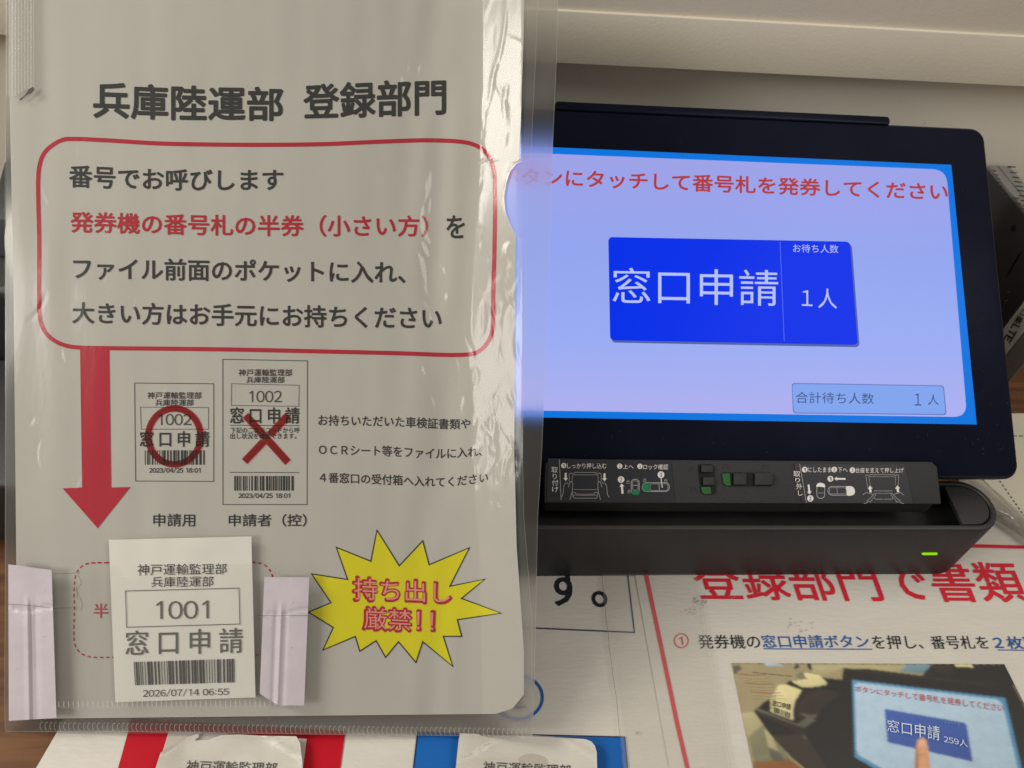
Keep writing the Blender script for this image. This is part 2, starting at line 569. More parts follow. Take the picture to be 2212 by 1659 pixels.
OWN = {'1': (ONE, .58),
       '/': (([(.02, -.06), (.09, -.06), (.47, .80), (.40, .80)], [(0, 1, 2, 3)]), .50),
       ':': (([(.11, .08), (.21, .08), (.21, .19), (.11, .19), (.11, .46), (.21, .46), (.21, .57), (.11, .57)], [(0, 1, 2, 3), (4, 5, 6, 7)]), .34),
       '!': (([(.20, 0), (.31, 0), (.31, .11), (.20, .11), (.215, .20), (.295, .20), (.315, .80), (.195, .80)], [(0, 1, 2, 3), (4, 5, 6, 7)]), .56)}


def one_glyph(ch):
    if ch in _gl:
        return _gl[ch]
    if ch in OWN:
        return OWN[ch][0]
    c = bpy.data.curves.new('lettering_outline', 'FONT')
    c.body = HALF.get(ch, ch); c.size = 1; c.resolution_u = 3; c.fill_mode = 'BOTH'; c.dimensions = '2D'
    o = bpy.data.objects.new('lettering_outline', c); COL.objects.link(o)
    dg = bpy.context.evaluated_depsgraph_get(); dg.update()
    me = bpy.data.meshes.new_from_object(o.evaluated_get(dg))
    v = [(p.co.x - (.21 if ch in HALF else 0), p.co.y) for p in me.vertices]; f = [tuple(p.vertices) for p in me.polygons]
    bpy.data.objects.remove(o); bpy.data.curves.remove(c); bpy.data.meshes.remove(me)
    _gl[ch] = (v, f)
    return v, f


def glyphs(body, bold):
    V, Fc, x = [], [], 0.0
    for ch in body:
        if ch == ' ':
            x += .35; continue
        if ch == '\u2009':
            x += .24; continue
        v, f = one_glyph(ch)
        k = len(V)
        V += [(p[0] + x, p[1]) for p in v]; Fc += [tuple(k + i for i in q) for q in f]
        x += OWN[ch][1] if ch in OWN else (.58 if ch in HALF else 1.0)
    return V, Fc


def fillet(pts, rs, k=6):
    out = []; n = len(pts)
    for i in range(n):
        a, b, c = Vector(pts[i - 1]), Vector(pts[i]), Vector(pts[(i + 1) % n]); r = rs[i] if isinstance(rs, (list, tuple)) else rs
        p = b + (a - b).normalized() * r; q = b + (c - b).normalized() * r
        for j in range(k + 1):
            t = j / k
            out.append(tuple(p * (1 - t) ** 2 + b * 2 * t * (1 - t) + q * t * t))
    return out


def rounded(x0, y0, x1, y1, r, n=6):
    p = []
    for cx, cy, a in ((x1 - r, y1 - r, 0), (x0 + r, y1 - r, 90), (x0 + r, y0 + r, 180), (x1 - r, y0 + r, 270)):
        for i in range(n + 1):
            t = math.radians(a + 90 * i / n)
            p.append((cx + r * math.cos(t), cy + r * math.sin(t)))
    return p


def qlerp(q, u, v):
    tl, tr, br, bl = [Vector(p) for p in q]
    return tuple(tl.lerp(tr, u).lerp(bl.lerp(br, u), v))


def rounded_quad(q, ru, rv, n=6):
    return [qlerp(q, u, v) for (u, v) in [(x, y) for (x, y) in _ruv(ru, rv, n)]]


def _ruv(ru, rv, n):
    p = []
    for cx, cy, a in ((1 - ru, 1 - rv, 0), (ru, 1 - rv, 90), (ru, rv, 180), (1 - ru, rv, 270)):
        for i in range(n + 1):
            t = math.radians(a + 90 * i / n)
            p.append((cx + ru * math.cos(t), cy + rv * math.sin(t)))
    return p


def prism(name, ring, vec, mat, parent=None, bevel=0.0, seg=3, smooth=True):
    """closed solid: a ring of points swept along vec"""
    bm = bmesh.new()
    a = [bm.verts.new(p) for p in ring]; b = [bm.verts.new(Vector(p) + Vector(vec)) for p in ring]
    bm.faces.new(a); bm.faces.new(list(reversed(b)))
    n = len(ring)
    for i in range(n):
        bm.faces.new((a[(i + 1) % n], a[i], b[i], b[(i + 1) % n]))
    bmesh.ops.recalc_face_normals(bm, faces=bm.faces)
    if bevel:
        es = [e for e in bm.edges if len(e.link_faces) == 2 and e.calc_face_angle() > math.radians(40)]
        bmesh.ops.bevel(bm, geom=es, offset=bevel, segments=seg, profile=.5, affect='EDGES')
    me = bpy.data.meshes.new(name); bm.to_mesh(me); bm.free()
    o = link(name, me, mat, parent)
    if smooth:
        me.shade_smooth()
        me.set_sharp_from_angle(angle=math.radians(35))
    return o


def box(name, x0, y0, z0, x1, y1, z1, mat, parent=None, bevel=0.0):
    return prism(name, [(x0, y0, z0), (x1, y0, z0), (x1, y1, z0), (x0, y1, z0)], (0, 0, z1 - z0), mat, parent, bevel)


def grid(name, fn, nu, nv, mat, parent=None):
    v = [fn(i / nu, j / nv) for j in range(nv + 1) for i in range(nu + 1)]
    f = [(j * (nu + 1) + i, j * (nu + 1) + i + 1, (j + 1) * (nu + 1) + i + 1, (j + 1) * (nu + 1) + i) for j in range(nv) for i in range(nu)]
    p = [v[q] for q in f[0][:3]]
    if (p[1] - p[0]).cross(p[2] - p[0]).dot(p[0] - CAMP) > 0:
        f = [tuple(reversed(q)) for q in f]
    me = bpy.data.meshes.new(name); me.from_pydata([tuple(p) for p in v], [], f)
    return link(name, me, mat, parent, True)


def lin(tab, t):
    for (a, x), (b, y) in zip(tab, tab[1:]):
        if t <= b:
            return x + (y - x) * (max(t, a) - a) / (b - a)
    return tab[-1][1]


# ---------------------------------------------------------------- setting
structure(box('counter', -1.2, -.5, -.04, 1.3, .5, 0, M['counter'], bevel=.003))
structure(box('back_wall', -1.2, .411, 0, 1.3, .431, .60, M['wall']))
lg = structure(box('ledge', -1.2, .398, .1655, 1.3, .4105, .1928, M['ledge'], bevel=.0006))
structure(box('wall_panel', -1.2, .3996, .1900, 1.3, .4100, .60, M['ledge'], bevel=.0008))

# ---------------------------------------------------------------- left poster
lp = tag(link('notice_poster', bpy.data.meshes.new('notice_poster'), None), 'white laminated poster with red and blue heading blocks, partly under the sleeve', 'poster')
mk = Marks(G0, .0006)
mk.poly([(122, 1583), (78, 1659), (40, 1725), (1480, 1725), (1452, 1659), (1378, 1243), (1340, 1060), (330, 1180)], M['poster'])
tmp = mk.build('sheet_tmp'); me = tmp.data; bpy.data.objects.remove(tmp)
lp.data = me; me.name = 'notice_poster'
mk = Marks(G0, .0010)
mk.line([(700, 1330), (1159, 1356.7), (1370.6, 1366), (1356, 1240), (1345, 1150)], 2.6, M['navy_ink'])
mk.text('す。', [(1172, 1216), (1305, 1217)], [(1180, 1308), (1313, 1311)], M['poster_black'], .012)
mk.build('box_lettering', lp)
mk = Marks(G0, .0010)
mk.poly([(285, 1551), (746, 1579), (735, 1659), (726, 1725), (235, 1725), (255, 1659)], M['block_red'])
mk.build('red_heading', lp)
mk = Marks(G0, .0010)
mk.poly([(902, 1584), (1348.6, 1593.5), (1354, 1659), (1359, 1725), (886, 1725), (893.5, 1659)], M['block_blue'])
mk.line([(885, 1725), (893, 1659), (902, 1581.5), (1349.5, 1592), (1356, 1659)], 2.6, M['navy_ink'], lift=.0002)
mk.build('blue_heading', lp)
mk = Marks(G0, .0010)
mk.ring((1122, 1506), 50, 46, 6, M['block_blue'])
mk.text('2', [(1108, 1482), (1134, 1482)], [(1110, 1530), (1138, 1530)], M['navy_ink'])
mk.build('circled_number', lp)

# ---------------------------------------------------------------- right poster
rp_mk = Marks(G0, .0012)
rp_mk.poly([(1372, 1243), (1446, 1659), (1458, 1725), (2420, 1725), (2330, 1300), (2290, 1150), (2140, 1098), (1360, 1098)], M['poster'])
rp = tag(rp_mk.build('instruction_poster'), 'white instruction poster with red title and a printed photo, right of the sleeve', 'poster')
mk = Marks(G0, .0016)
mk.line([(1372, 1100), (1396, 1243), (1431, 1410), (1462, 1560), (1500, 1725)], 8.5, M['poster_red'])
mk.line([(1372, 1179), (2110, 1179), (2300, 1184)], 7, M['poster_red'], lift=.0001)
mk.build('red_border', rp)
mk = Marks(G0, .0016)
mk.text('登録部門で書類', [(1489, 1211), (2188, 1213)], [(1512, 1295), (2226, 1301)], M['poster_red'], .012)
mk.build('red_title', rp)
mk = Marks(G0, .0016)
mk.ring((1471.5, 1383.8), 15, 15, 2, M['poster_red'])
mk.text('1', [(1466, 1376), (1474, 1376)], [(1468, 1393), (1476, 1393)], M['poster_red'])
mk.build('circled_number', rp)
mk = Marks(G0, .0016)
mk = Marks(G0, .0016)
mk.tbox('発券機の', Z6, 842, 428, 1102, 487, M['poster_black'], -.006, skew=10)
mk.build('black_lettering', rp)
mk = Marks(G0, .0016)
mk.tbox('を押し、', Z6, 1578, 430, 1790, 488, M['poster_black'], -.006, skew=12)
mk.build('black_lettering', rp)
mk = Marks(G0, .0016)
mk.tbox('番号札を', Z6, 1826, 432, 2068, 488, M['poster_black'], -.006, skew=14)
mk.build('black_lettering', rp)
mk = Marks(G0, .0016)
mk.tbox('窓口申請ボタン', Z6, 1112, 429, 1562, 483, M['blue_ink'], .006, skew=12)
mk.line(zz(Z6, [(1112, 487), (1572, 489)]), 1.8, M['blue_ink'])
mk.build('blue_lettering', rp)
mk = Marks(G0, .0016)
mk.tbox('２枚取', Z6, 2092, 435, 2285, 488, M['blue_ink'], .012, skew=16)
mk.line(zz(Z6, [(2102, 492), (2300, 494)]), 1.8, M['blue_ink'])
mk.build('blue_lettering', rp)
mk = Marks(G0, .0016)
ART = []
def P(pts, m, l):
    ART.append((list(pts), m, l))
def PV(pts, m, l):
    ART.append(([((p[0] - 1563.8) / .2930, (p[1] - 1411.2) / .2930) for p in pts], m, l))
P([(56, 72), (2066, 80), (2200, 360), (2570, 1080), (265, 1080), (215, 845)], 'p_beige', 0)
P([(640, 85), (1345, 88), (1300, 140), (880, 105), (700, 180), (640, 130)], 'p_cream', .0001)
P([(130, 440), (240, 430), (300, 520), (180, 620), (150, 560)], 'p_cream', .0001)
P([(180, 620), (290, 520), (370, 600), (480, 770), (430, 800), (230, 800)], 'p_green', .0001)
P([(215, 800), (480, 775), (570, 845), (640, 1080), (265, 1080)], 'p_wood', .0001)
P([(1345, 82), (1530, 82), (1530, 150), (1300, 138)], 'p_sky', .0001)
P([(60, 95), (110, 85), (135, 110), (80, 155)], 'p_grey', .0001)
P([(222, 430), (290, 360), (340, 335), (480, 205), (690, 175), (870, 195), (880, 110), (1060, 115), (1460, 165), (1530, 82), (2064, 82), (2198, 362), (2560, 1080), (700, 1080), (600, 845), (500, 770), (350, 610)], 'p_black', .0002)
P([(350, 610), (600, 590), (660, 700), (760, 845), (840, 1080), (690, 1080), (590, 845), (500, 770)], 'p_dark', .0003)
P([(500, 205), (700, 175), (760, 220), (700, 245), (600, 250), (560, 245)], 'p_ticket', .0003)
P([(345, 430), (343, 340), (400, 235), (455, 228), (575, 272), (525, 350), (510, 420), (512, 495)], 'p_ticket', .0003)
P([(540, 520), (620, 470), (680, 490), (600, 545)], 'p_grey', .0003)
P([(1700, 82), (1830, 82), (1838, 104), (1710, 98)], 'p_ticket', .0003)
mk.text('窓口申請', zz(ZM, [(362, 345), (495, 375)]), zz(ZM, [(358, 385), (490, 420)]), M['p_black'], .01, .0005)
mk.barcode(zz(ZM, [(372, 395), (492, 440), (488, 482), (368, 432)]), M['p_grey'], .0005, 5, 14)
rq = random.Random(31)
for k in range(9):
    x, y = 110 + k * 14, 150 + k * 22
    mk.line(zz(ZM, [(x, y), (x + 90 + 6 * k, y + 10), (x + 200 + 4 * k, y + 8)]), .9, M['p_text' if k % 3 == 0 else 'p_cream'], lift=.0004)
for k in range(5):
    x, y = 210 + k * 60, 120 + k * 6
    mk.line(zz(ZM, [(x, y + 20), (x + 50, y + 24)]), 1.0, M['p_grey'], lift=.0004)
P([(300, 72), (430, 74), (436, 96), (310, 92)], 'p_screen', .00012)
P([(545, 74), (556, 100), (525, 120), (516, 108)], 'p_black', .00012); P([(612, 76), (640, 80), (655, 130), (622, 112)], 'p_black', .00012)
P([(575, 130), (690, 150), (705, 178), (640, 200), (560, 190), (520, 165)], 'p_green', .00012)
P([(590, 140), (700, 158), (760, 215), (745, 240), (690, 200), (600, 180)], 'p_ticket', .00032)
P([(190, 640), (250, 590), (300, 640), (260, 760), (215, 770)], 'p_green', .00012); P([(300, 560), (350, 600), (400, 720), (330, 690)], 'p_cream', .00012)
P([(330, 700), (420, 740), (440, 795), (350, 790)], 'p_grey', .00013); P([(250, 770), (330, 740), (360, 790), (250, 800)], 'p_green', .00014)
P([(240, 405), (300, 432), (600, 570), (585, 600), (300, 470), (228, 436)], 'p_dark', .00025)
P([(236, 402), (262, 408), (600, 545), (596, 556), (250, 425)], 'p_grey', .00026)
P([(525, 460), (540, 380), (600, 300), (700, 262), (800, 275), (862, 300), (760, 360), (690, 450), (600, 500)], 'p_dark', .00025)
P([(560, 440), (640, 455), (690, 448), (680, 478), (600, 470)], 'p_grey', .00032)
for (x, y) in ((790, 292), (775, 322)):
    P([(x + 14 * math.cos(k_), y + 8 * math.sin(k_)) for k_ in (0, 1, 2, 3, 4, 5)], 'p_dark', .00033)
P([(585, 605), (600, 612), (612, 640), (590, 628)], 'p_grey', .00033); P([(520, 690), (600, 738), (596, 746), (516, 698)], 'p_dark', .00033)
P([(350, 345), (372, 300), (388, 300), (366, 430), (350, 420)], 'p_cream', .00035)
P([(870, 112), (890, 108), (1060, 130), (1900, 214), (1990, 228), (1988, 240), (1050, 142), (900, 124)], 'p_dark', .00025)
P([(1470, 150), (1490, 140), (1550, 145), (1560, 165), (1480, 162)], 'p_dark', .00026)
P([(1540, 95), (1690, 95), (1700, 150), (1560, 140)], 'p_dark', .00024)
P([(945, 195), (2075, 330), (2195, 845), (2250, 1080), (1500, 1080), (965, 765)], 'p_frame', .0003)
P([(962, 232), (990, 216), (2020, 342), (2055, 375), (2165, 845), (2215, 1060), (1530, 1060), (990, 748), (978, 720)], 'p_screen', .0004)
mk.text('ボタンにタッチして番号札を発券してください', zz(ZM, [(965, 238), (2060, 376)]), zz(ZM, [(968, 282), (2064, 432)]), M['p_text'], 0, .0005)
P([(1185, 418), (1195, 411), (1775, 512), (1790, 530), (1835, 800), (1215, 658), (1205, 645)], 'p_btn', .0005)
mk.text('窓口申請', zz(ZM, [(1203, 487), (1590, 538)]), zz(ZM, [(1205, 575), (1592, 645)]), M['p_white'], 0, .0006)
mk.text('259人', zz(ZM, [(1620, 606), (1792, 640)]), zz(ZM, [(1622, 656), (1800, 692)]), M['p_white'], 0, .0006)
PV(spline(zz(ZM, [(1400, 1080), (1405, 845), (1415, 690), (1432, 636), (1460, 620), (1488, 636), (1505, 700), (1522, 845), (1560, 1080)]), False, 5), 'p_skin', .0007)
PV(spline(zz(ZM, [(1440, 690), (1442, 650), (1460, 636), (1480, 650), (1486, 685), (1464, 694)]), True, 4), 'p_nail', .0008)
PV(spline(zz(ZM, [(1400, 1080), (1405, 845), (1415, 700), (1422, 690), (1432, 760), (1430, 1080)]), False, 4), 'p_skin_dark', .00075)
mk.line(spline(zz(ZM, [(1432, 742), (1460, 750), (1490, 740)]), False, 4), .7, M['p_skin_dark'], lift=.0008)
mk.text('お待ち人数', zz(ZM, [(1625, 498), (1740, 515)]), zz(ZM, [(1625, 516), (1742, 535)]), M['p_frame'], 0, .0006)

import numpy as np
PCOL = dict(PHOTO_COL)
IQ = [(56, 72), (2066, 80), (2570, 1080), (265, 1080)]      # corners of the print
NU, NV = 300, 170
uu, vv = np.meshgrid(np.linspace(0, 1, NU), np.linspace(0, 1, NV))
# the print's right edge bends because the paper does; keep four straight edges
gx = (IQ[0][0] * (1 - uu) + IQ[1][0] * uu) * (1 - vv) + (IQ[3][0] * (1 - uu) + IQ[2][0] * uu) * vv
gy = (IQ[0][1] * (1 - uu) + IQ[1][1] * uu) * (1 - vv) + (IQ[3][1] * (1 - uu) + IQ[2][1] * uu) * vv
img = np.zeros((NV, NU, 3))
for pts, m_, l_ in sorted(ART, key=lambda a: a[2]):
    ins = np.zeros((NV, NU), bool); n_ = len(pts)
    for k_ in range(n_):
        (ax, ay), (bx_, by_) = pts[k_ - 1], pts[k_]
        if ay != by_:
            c_ = ((ay > gy) != (by_ > gy)) & (gx < (bx_ - ax) * (gy - ay) / (by_ - ay) + ax)
            ins ^= c_
    if not ins.any():
        continue
    col_ = np.array(srgb(*PCOL[m_])[:3])
    xs_, ys_ = gx[ins], gy[ins]
    tx = (xs_ - xs_.min()) / max(np.ptp(xs_), 1); ty = (ys_ - ys_.min()) / max(np.ptp(ys_), 1)
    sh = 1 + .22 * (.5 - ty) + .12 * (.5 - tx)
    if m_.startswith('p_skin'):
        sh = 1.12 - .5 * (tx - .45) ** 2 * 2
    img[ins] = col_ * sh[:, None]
rs_ = np.random.RandomState(4)
def blur(a, n):
    for _ in range(n):
        p_ = np.pad(a, ((1, 1), (1, 1), (0, 0)), 'edge')
        a = (p_[:-2, 1:-1] + p_[2:, 1:-1] + p_[1:-1, :-2] + p_[1:-1, 2:] + 2 * p_[1:-1, 1:-1]) / 6
    return a
low = blur(rs_.randn(NV, NU, 1), 30); low /= low.std()
low2 = blur(rs_.randn(NV, NU, 1), 5); low2 /= low2.std()
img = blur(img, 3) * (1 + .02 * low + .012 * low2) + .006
me_ = bpy.data.meshes.new('printed_photo')
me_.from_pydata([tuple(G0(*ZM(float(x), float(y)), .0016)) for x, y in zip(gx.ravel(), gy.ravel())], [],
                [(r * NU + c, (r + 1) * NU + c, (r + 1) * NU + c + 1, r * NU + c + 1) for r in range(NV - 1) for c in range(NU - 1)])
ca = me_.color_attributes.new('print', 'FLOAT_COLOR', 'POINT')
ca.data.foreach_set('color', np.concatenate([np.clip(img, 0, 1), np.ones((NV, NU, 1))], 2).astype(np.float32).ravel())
pm, pnt, pb, _o = newmat('photo_print')
pa = pnt.nodes.new('ShaderNodeAttribute'); pa.attribute_name = 'print'
pnt.links.new(pa.outputs['Color'], pb.inputs['Base Color']); pb.inputs['Roughness'].default_value = .4
ph = link('printed_photo', me_, pm, rp)
mk.build('photo_lettering', ph)


# clear tape bridging the two posters
def tape_fn(u, v):
    a = along([(1290, 1200), (1310, 1346), (1331, 1510), (1346, 1659), (1352, 1725)], 0)
    y = 1180 + 545 * v
    xl = lin([(1180, 1290), (1243, 1300), (1346, 1310), (1510, 1331), (1659, 1346), (1725, 1352)], y)
    xr = lin([(1180, 1494), (1280, 1512), (1659, 1581), (1725, 1592)], y)
    xl += 1.2 * math.sin(y * .21) + .8 * math.sin(y * .067); xr += 1.1 * math.sin(y * .17 + 1)
    return G0(xl + (xr - xl) * u, y, .0027 + .00003 * math.sin(y * .13 + u * 3))
tp = tag(grid('clear_tape', tape_fn, 40, 260, M['tape']), 'wide strip of clear tape joining the two white posters below the black stand', 'tape')
mk = Marks(G0, .0031)
rr = random.Random(2)
for tab in ([(1243, 1300), (1346, 1310), (1510, 1331), (1659, 1346), (1725, 1352)], [(1280, 1512), (1659, 1581), (1725, 1592)], [(1243, 1436), (1659, 1540), (1725, 1556)]):
    y = tab[0][0]; pts = []
    if tab[0][1] == 1436: continue
    while y < 1720:
        pts.append((lin(tab, y) + rr.uniform(-1.2, 1.2), y)); y += rr.uniform(9, 22)
    mk.line(pts, .7, M['grey_ink'] if tab[0][1] == 1300 else M['pouch_back'])
mk.build('tape_edge', tp)
def smudge(parent, spots, seed):
    q_ = random.Random(seed); m_ = Marks(G0, .0017)
    for (x, y, r, n_) in spots:
        for _ in range(n_):
            a, b = q_.gauss(0, r), q_.gauss(0, r * .45); l = q_.uniform(2, 7); t = q_.uniform(-.9, .3)
            m_.line([(x + a, y + b), (x + a + l * math.cos(t), y + b + l * math.sin(t))], q_.uniform(.5, 1.3), M['smudge'])
    o = m_.build('scuff', parent); o['kind'] = 'stuff'
smudge(rp, [(1505, 1300, 9, 26), (1490, 1318, 12, 14), (1720, 1355, 20, 16), (1580, 1290, 5, 6)], 3)
smudge(lp, [(1375, 1585, 3, 7)], 6)

# ---------------------------------------------------------------- sheet, plastic and box at the right
mk = Marks(G0, .0005)
mk.poly([(2070, 893), (2330, 893), (2420, 1190), (2090, 1100)], M['cream'])
ds = tag(mk.build('dashed_form'), 'cream paper form with black dashed lines behind the stand', 'paper sheet')
mk = Marks(G0, .0009)
def dashes(m, pts, ln, gap, w, mat):
    pts = [Vector(p) for p in pts]; run = []; pos = 0.0
    for a, b in zip(pts, pts[1:]):
        L = (b - a).length; n_ = max(1, int(L / 1.0))
        for k in range(n_):
            p = a.lerp(b, k / n_)
            if pos % (ln + gap) < ln:
                run.append(tuple(p))
            elif run:
                if len(run) > 2:
                    m.line(run, w, mat)
                run = []
            pos += L / n_
    if len(run) > 2:
        m.line(run, w, mat)
dashes(mk, [(2154, 1030), (2182, 1070), (2235, 1145)], 6, 4, 1.6, M['black_ink'])
dashes(mk, [(2150, 941), (2330, 943)], 9, 4, 1.6, M['black_ink'])
mk.line([(2118, 1030), (2150, 1062), (2240, 1150)], 1.2, M['grey_ink'])
mk.build('dashed_line', ds)

rn = random.Random(11)
ph_ = [(rn.uniform(0, 6), rn.uniform(.15, .5), rn.uniform(-.4, .4)) for _ in range(9)]
def crum(u, v):
    a = Vector(along([(2085, 1010), (2145, 1055), (2205, 1106), (2330, 1200)], u)); b = Vector(along([(2060, 1060), (2132, 1110), (2205, 1158), (2330, 1250)], u))
    p = a.lerp(b, v)
    h = .0035 * math.sin(math.pi * v) + .0022
    for k, (q, w, s_) in enumerate(ph_):
        h += .0008 * abs(math.sin(q + u * 34 * w + v * 14 * (s_ + .5 * w))) * math.sin(math.pi * min(max(v, 0.02), .98)) ** .5
    return G0(p.x, p.y, h)
cp = tag(grid('crumpled_plastic', crum, 90, 26, M['crumple']), 'crumpled strip of grey clear plastic beside the rounded stand end', 'plastic strip')

# grey equipment box
BY1 = .4090
X1 = .0; zt = 0
_r = ray(*ZB(205, 31)); _t = BY1 / _r[1]; _p = CAMP + _r * _t
BX0, BZ1 = _p.x - .002, _p.z
bx = Plane((BX0, 0, 0), (-1, 0, 0)); bt = Plane((0, 0, BZ1), (0, 0, 1))
BY0 = bx(2198.5, 803.5)[1]
BX1 = BX0 + .036
dev = thing('equipment_box', 'grey metal box with slotted vents and a white label, behind the tablet', 'equipment box', (BX0 + .007, BY0 + .03, 0))
prism('casing', [(BX0, BY0, .003), (BX0 + .0145, BY0 + .017, .003), (BX0 + .0145, BY1, .003), (BX0, BY1, .003)], (0, 0, BZ1 - .003), M['grey_case'], dev, bevel=.0008)
ylab = bx(*ZB(405, 865))[1]; ylab2 = bx(*ZB(405, 1050))[1]
yt0 = BY0
def side_ring(ya, yb, za, zb, dx):
    return [(BX0 - dx, ya, za), (BX0 - dx, yb, za), (BX0 - dx, yb, zb), (BX0 - dx, ya, zb)]
prism('side_panel', side_ring(ylab, BY1 - .002, .006, BZ1 - .0015, .0008), (-.0008, 0, 0), M['dark_case'], dev, bevel=.0004)
prism('foot', [(BX0 + .003, BY0 + .02, 0), (BX0 + .012, BY0 + .02, 0), (BX0 + .012, BY1 - .01, 0), (BX0 + .003, BY1 - .01, 0)], (0, 0, .003), M['dark'], dev)
lab = prism('label', side_ring(ylab2, ylab - .0005, .02, BZ1 - .004, .0006), (-.0003, 0, 0), M['white_label'], dev)
bl = Plane((BX0 - .0014, 0, 0), (-1, 0, 0))
mk = Marks(bl, 0)
# writing runs down the upright label
mk.text('楽', zz(ZB, [(404, 958), (380, 1000)]), zz(ZB, [(364, 940), (340, 984)]), M['black_ink'], .02)
mk.text('口', zz(ZB, [(425, 915), (405, 945)]), zz(ZB, [(398, 905), (374, 935)]), M['black_ink'], .01)
mk.text('LTE', zz(ZB, [(380, 1012), (318, 1112)]), zz(ZB, [(340, 992), (281, 1088)]), M['black_ink'], .02)
mk.build('label_lettering', lab)
mk = Marks(bt, .0004)
for (x, y) in [(210, 64), (222, 88), (232, 110), (242, 134), (254, 158), (266, 184), (280, 212)]:
    mk.poly(zz(ZB, [(x, y), (x + 24, y + 5), (x + 30, y + 3), (x + 4, y - 4)]), M['dark'])
for (x, y) in [(320, 74), (333, 104), (344, 131), (352, 158), (362, 185), (374, 216), (386, 246), (396, 276), (330, 230), (345, 262), (360, 292), (376, 322)]:
    mk.poly(zz(ZB, [(x, y), (x + 44, y + 5), (x + 50, y + 2), (x + 4, y - 4)]), M['dark'])
mk.line(zz(ZB, [(245, 33), (405, 225), (470, 303)]), .9, M['dark'])
mk.poly(zz(ZB, [(305, 36), (350, 39), (362, 46), (315, 45)]), M['dark'])
mk.build('top_vent', dev)
mk = Marks(Plane((BX0 - .0018, 0, 0), (-1, 0, 0)), 0)
mk.ellipse(ZB(340, 415), 5, 7, M['dark'])
for i in range(6):
    x, y = 300 + i * 13, 700 - i * 22
    mk.line(zz(ZB, [(x - 5, y + 10), (x + 22, y - 30)]), 2.2, M['dark'])
mk.build('side_vent', dev)

# ---------------------------------------------------------------- printer behind the sleeve at the left
pr = thing('ticket_printer', 'black ticket printer hidden behind the document sleeve at the left', 'printer', (-.19, .32, 0))
box('body', -.245, .285, .002, -.085, .405, .095, M['body'], pr, bevel=.004)
box('front_tray', -.245, .205, .002, -.085, .2845, .050, M['body'], pr, bevel=.003)
box('foot', -.225, .295, 0, -.095, .395, .0018, M['dark'], pr)
prism('lid', [(-.225, .308, .0955), (-.225, .395, .0955), (-.225, .395, .118), (-.225, .35, .124), (-.225, .318, .112)], (.13, 0, 0), M['body'], pr, bevel=.003)
def roll(u, v):
    a = math.radians(-10 + 150 * v)
    return Vector((-.205 + .075 * u, .312 - .022 * math.cos(a) - .004, .098 + .026 * math.sin(a)))
grid('ticket_strip', roll, 2, 14, M['slip'], pr)

# ---------------------------------------------------------------- tablet
btn_q = [(1314, 512), (1836, 522), (1853, 745), (1318, 735)]
cxx = sum((T(*p).x for p in btn_q)) / 4
def tl(p):                                             # position in the tablet face's own frame
    d = p - Tp
    return d.x, d.dot(TU)
SR = T(2198, 960).x
SLm = 2 * cxx - SR
tB = tl(T(2100, 1034.5))[1]; tT = tl(T(2060, 272.5))[1]
def tw(s, t, off=0.0):
    return Vector((s, Tp.y, Tp.z)) + TU * t + TN * off
tab = thing('tablet', 'black tablet terminal with a lit blue touch screen, leaning in its stand', 'tablet', tw(cxx, tB))
prism('housing', [tw(x, y, -.0006) for x, y in rounded(SLm, tB, SR, tT, .0075, 8)], -TN * .0105, M['rim'], tab, bevel=.0018, seg=4)
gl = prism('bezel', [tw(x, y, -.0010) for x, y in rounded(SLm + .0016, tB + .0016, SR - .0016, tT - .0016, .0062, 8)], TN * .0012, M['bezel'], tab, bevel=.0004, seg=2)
xr = T(1921, 259).x; t2 = tl(T(1560, 236))[1]
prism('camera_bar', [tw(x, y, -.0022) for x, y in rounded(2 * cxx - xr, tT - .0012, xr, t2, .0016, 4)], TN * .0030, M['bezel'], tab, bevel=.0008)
mk = Marks(T, .0006)
mk.poly([(1077, 313), (2055, 356), (2110, 917), (1063, 900)], M['s_frame'])
scr = mk.build('screen', tab)
mk = Marks(T, .0009)
mk.poly(fillet([(1086, 328), (2044, 366.5), (2089, 901), (1074, 885.5)], 30), M['s_panel'])
mk.build('screen_panel', scr)
mk = Marks(T, .0012)
mk.text('ボタンにタッチして番号札を発券してください', [(1081, 361), (2047, 397)], [(1081, 398), (2047, 433)], M['s_red'], .02)
mk.build('screen_heading', scr)
mk = Marks(T, .0012)
mk.poly(rounded_quad([(1317, 516), (1840, 527), (1857, 750), (1321, 740)], .017, .04), M['s_shadow'])
mk.poly(rounded_quad(btn_q, .017, .04), M['s_btn'], .0002)
mk.line([(1685, 522), (1694, 737)], 1.6, M['s_line'], lift=.0004)
mk.text('窓口申請', [(1323, 578), (1681, 583)], [(1323, 655), (1681, 661)], M['s_white'], 0, .0005)
mk.text('お待ち人数', [(1713, 527), (1811, 529)], [(1713, 545), (1811, 547)], M['s_white'], -.004, .0005)
mk.text('１人', [(1732, 622), (1808, 624)], [(1732, 664), (1808, 667)], M['s_white'], 0, .0005)
mk.build('screen_button', scr)
mk = Marks(T, .0012)
q = [(1710, 827), (2039, 832.5), (2045, 897), (1713, 893)]
mk.poly(rounded_quad(q, .02, .1), M['s_edge'])
mk.poly(rounded_quad([(1711.5, 829), (2037, 834.5), (2042.5, 894.5), (1715, 891)], .02, .1), M['s_box'], .0002)
mk.text('合計待ち人数', [(1719, 846), (1888, 849)], [(1719, 871), (1888, 873)], M['s_dark'], -.008, .0004)
mk.text('１', [(1976, 850), (1990, 850)], [(1976, 876), (1990, 876)], M['s_dark'], -.004, .0004)
mk.text('人', [(2004, 852), (2028, 852)], [(2004, 875), (2028, 875)], M['s_dark'], -.006, .0004)
mk.build('count_box', scr)

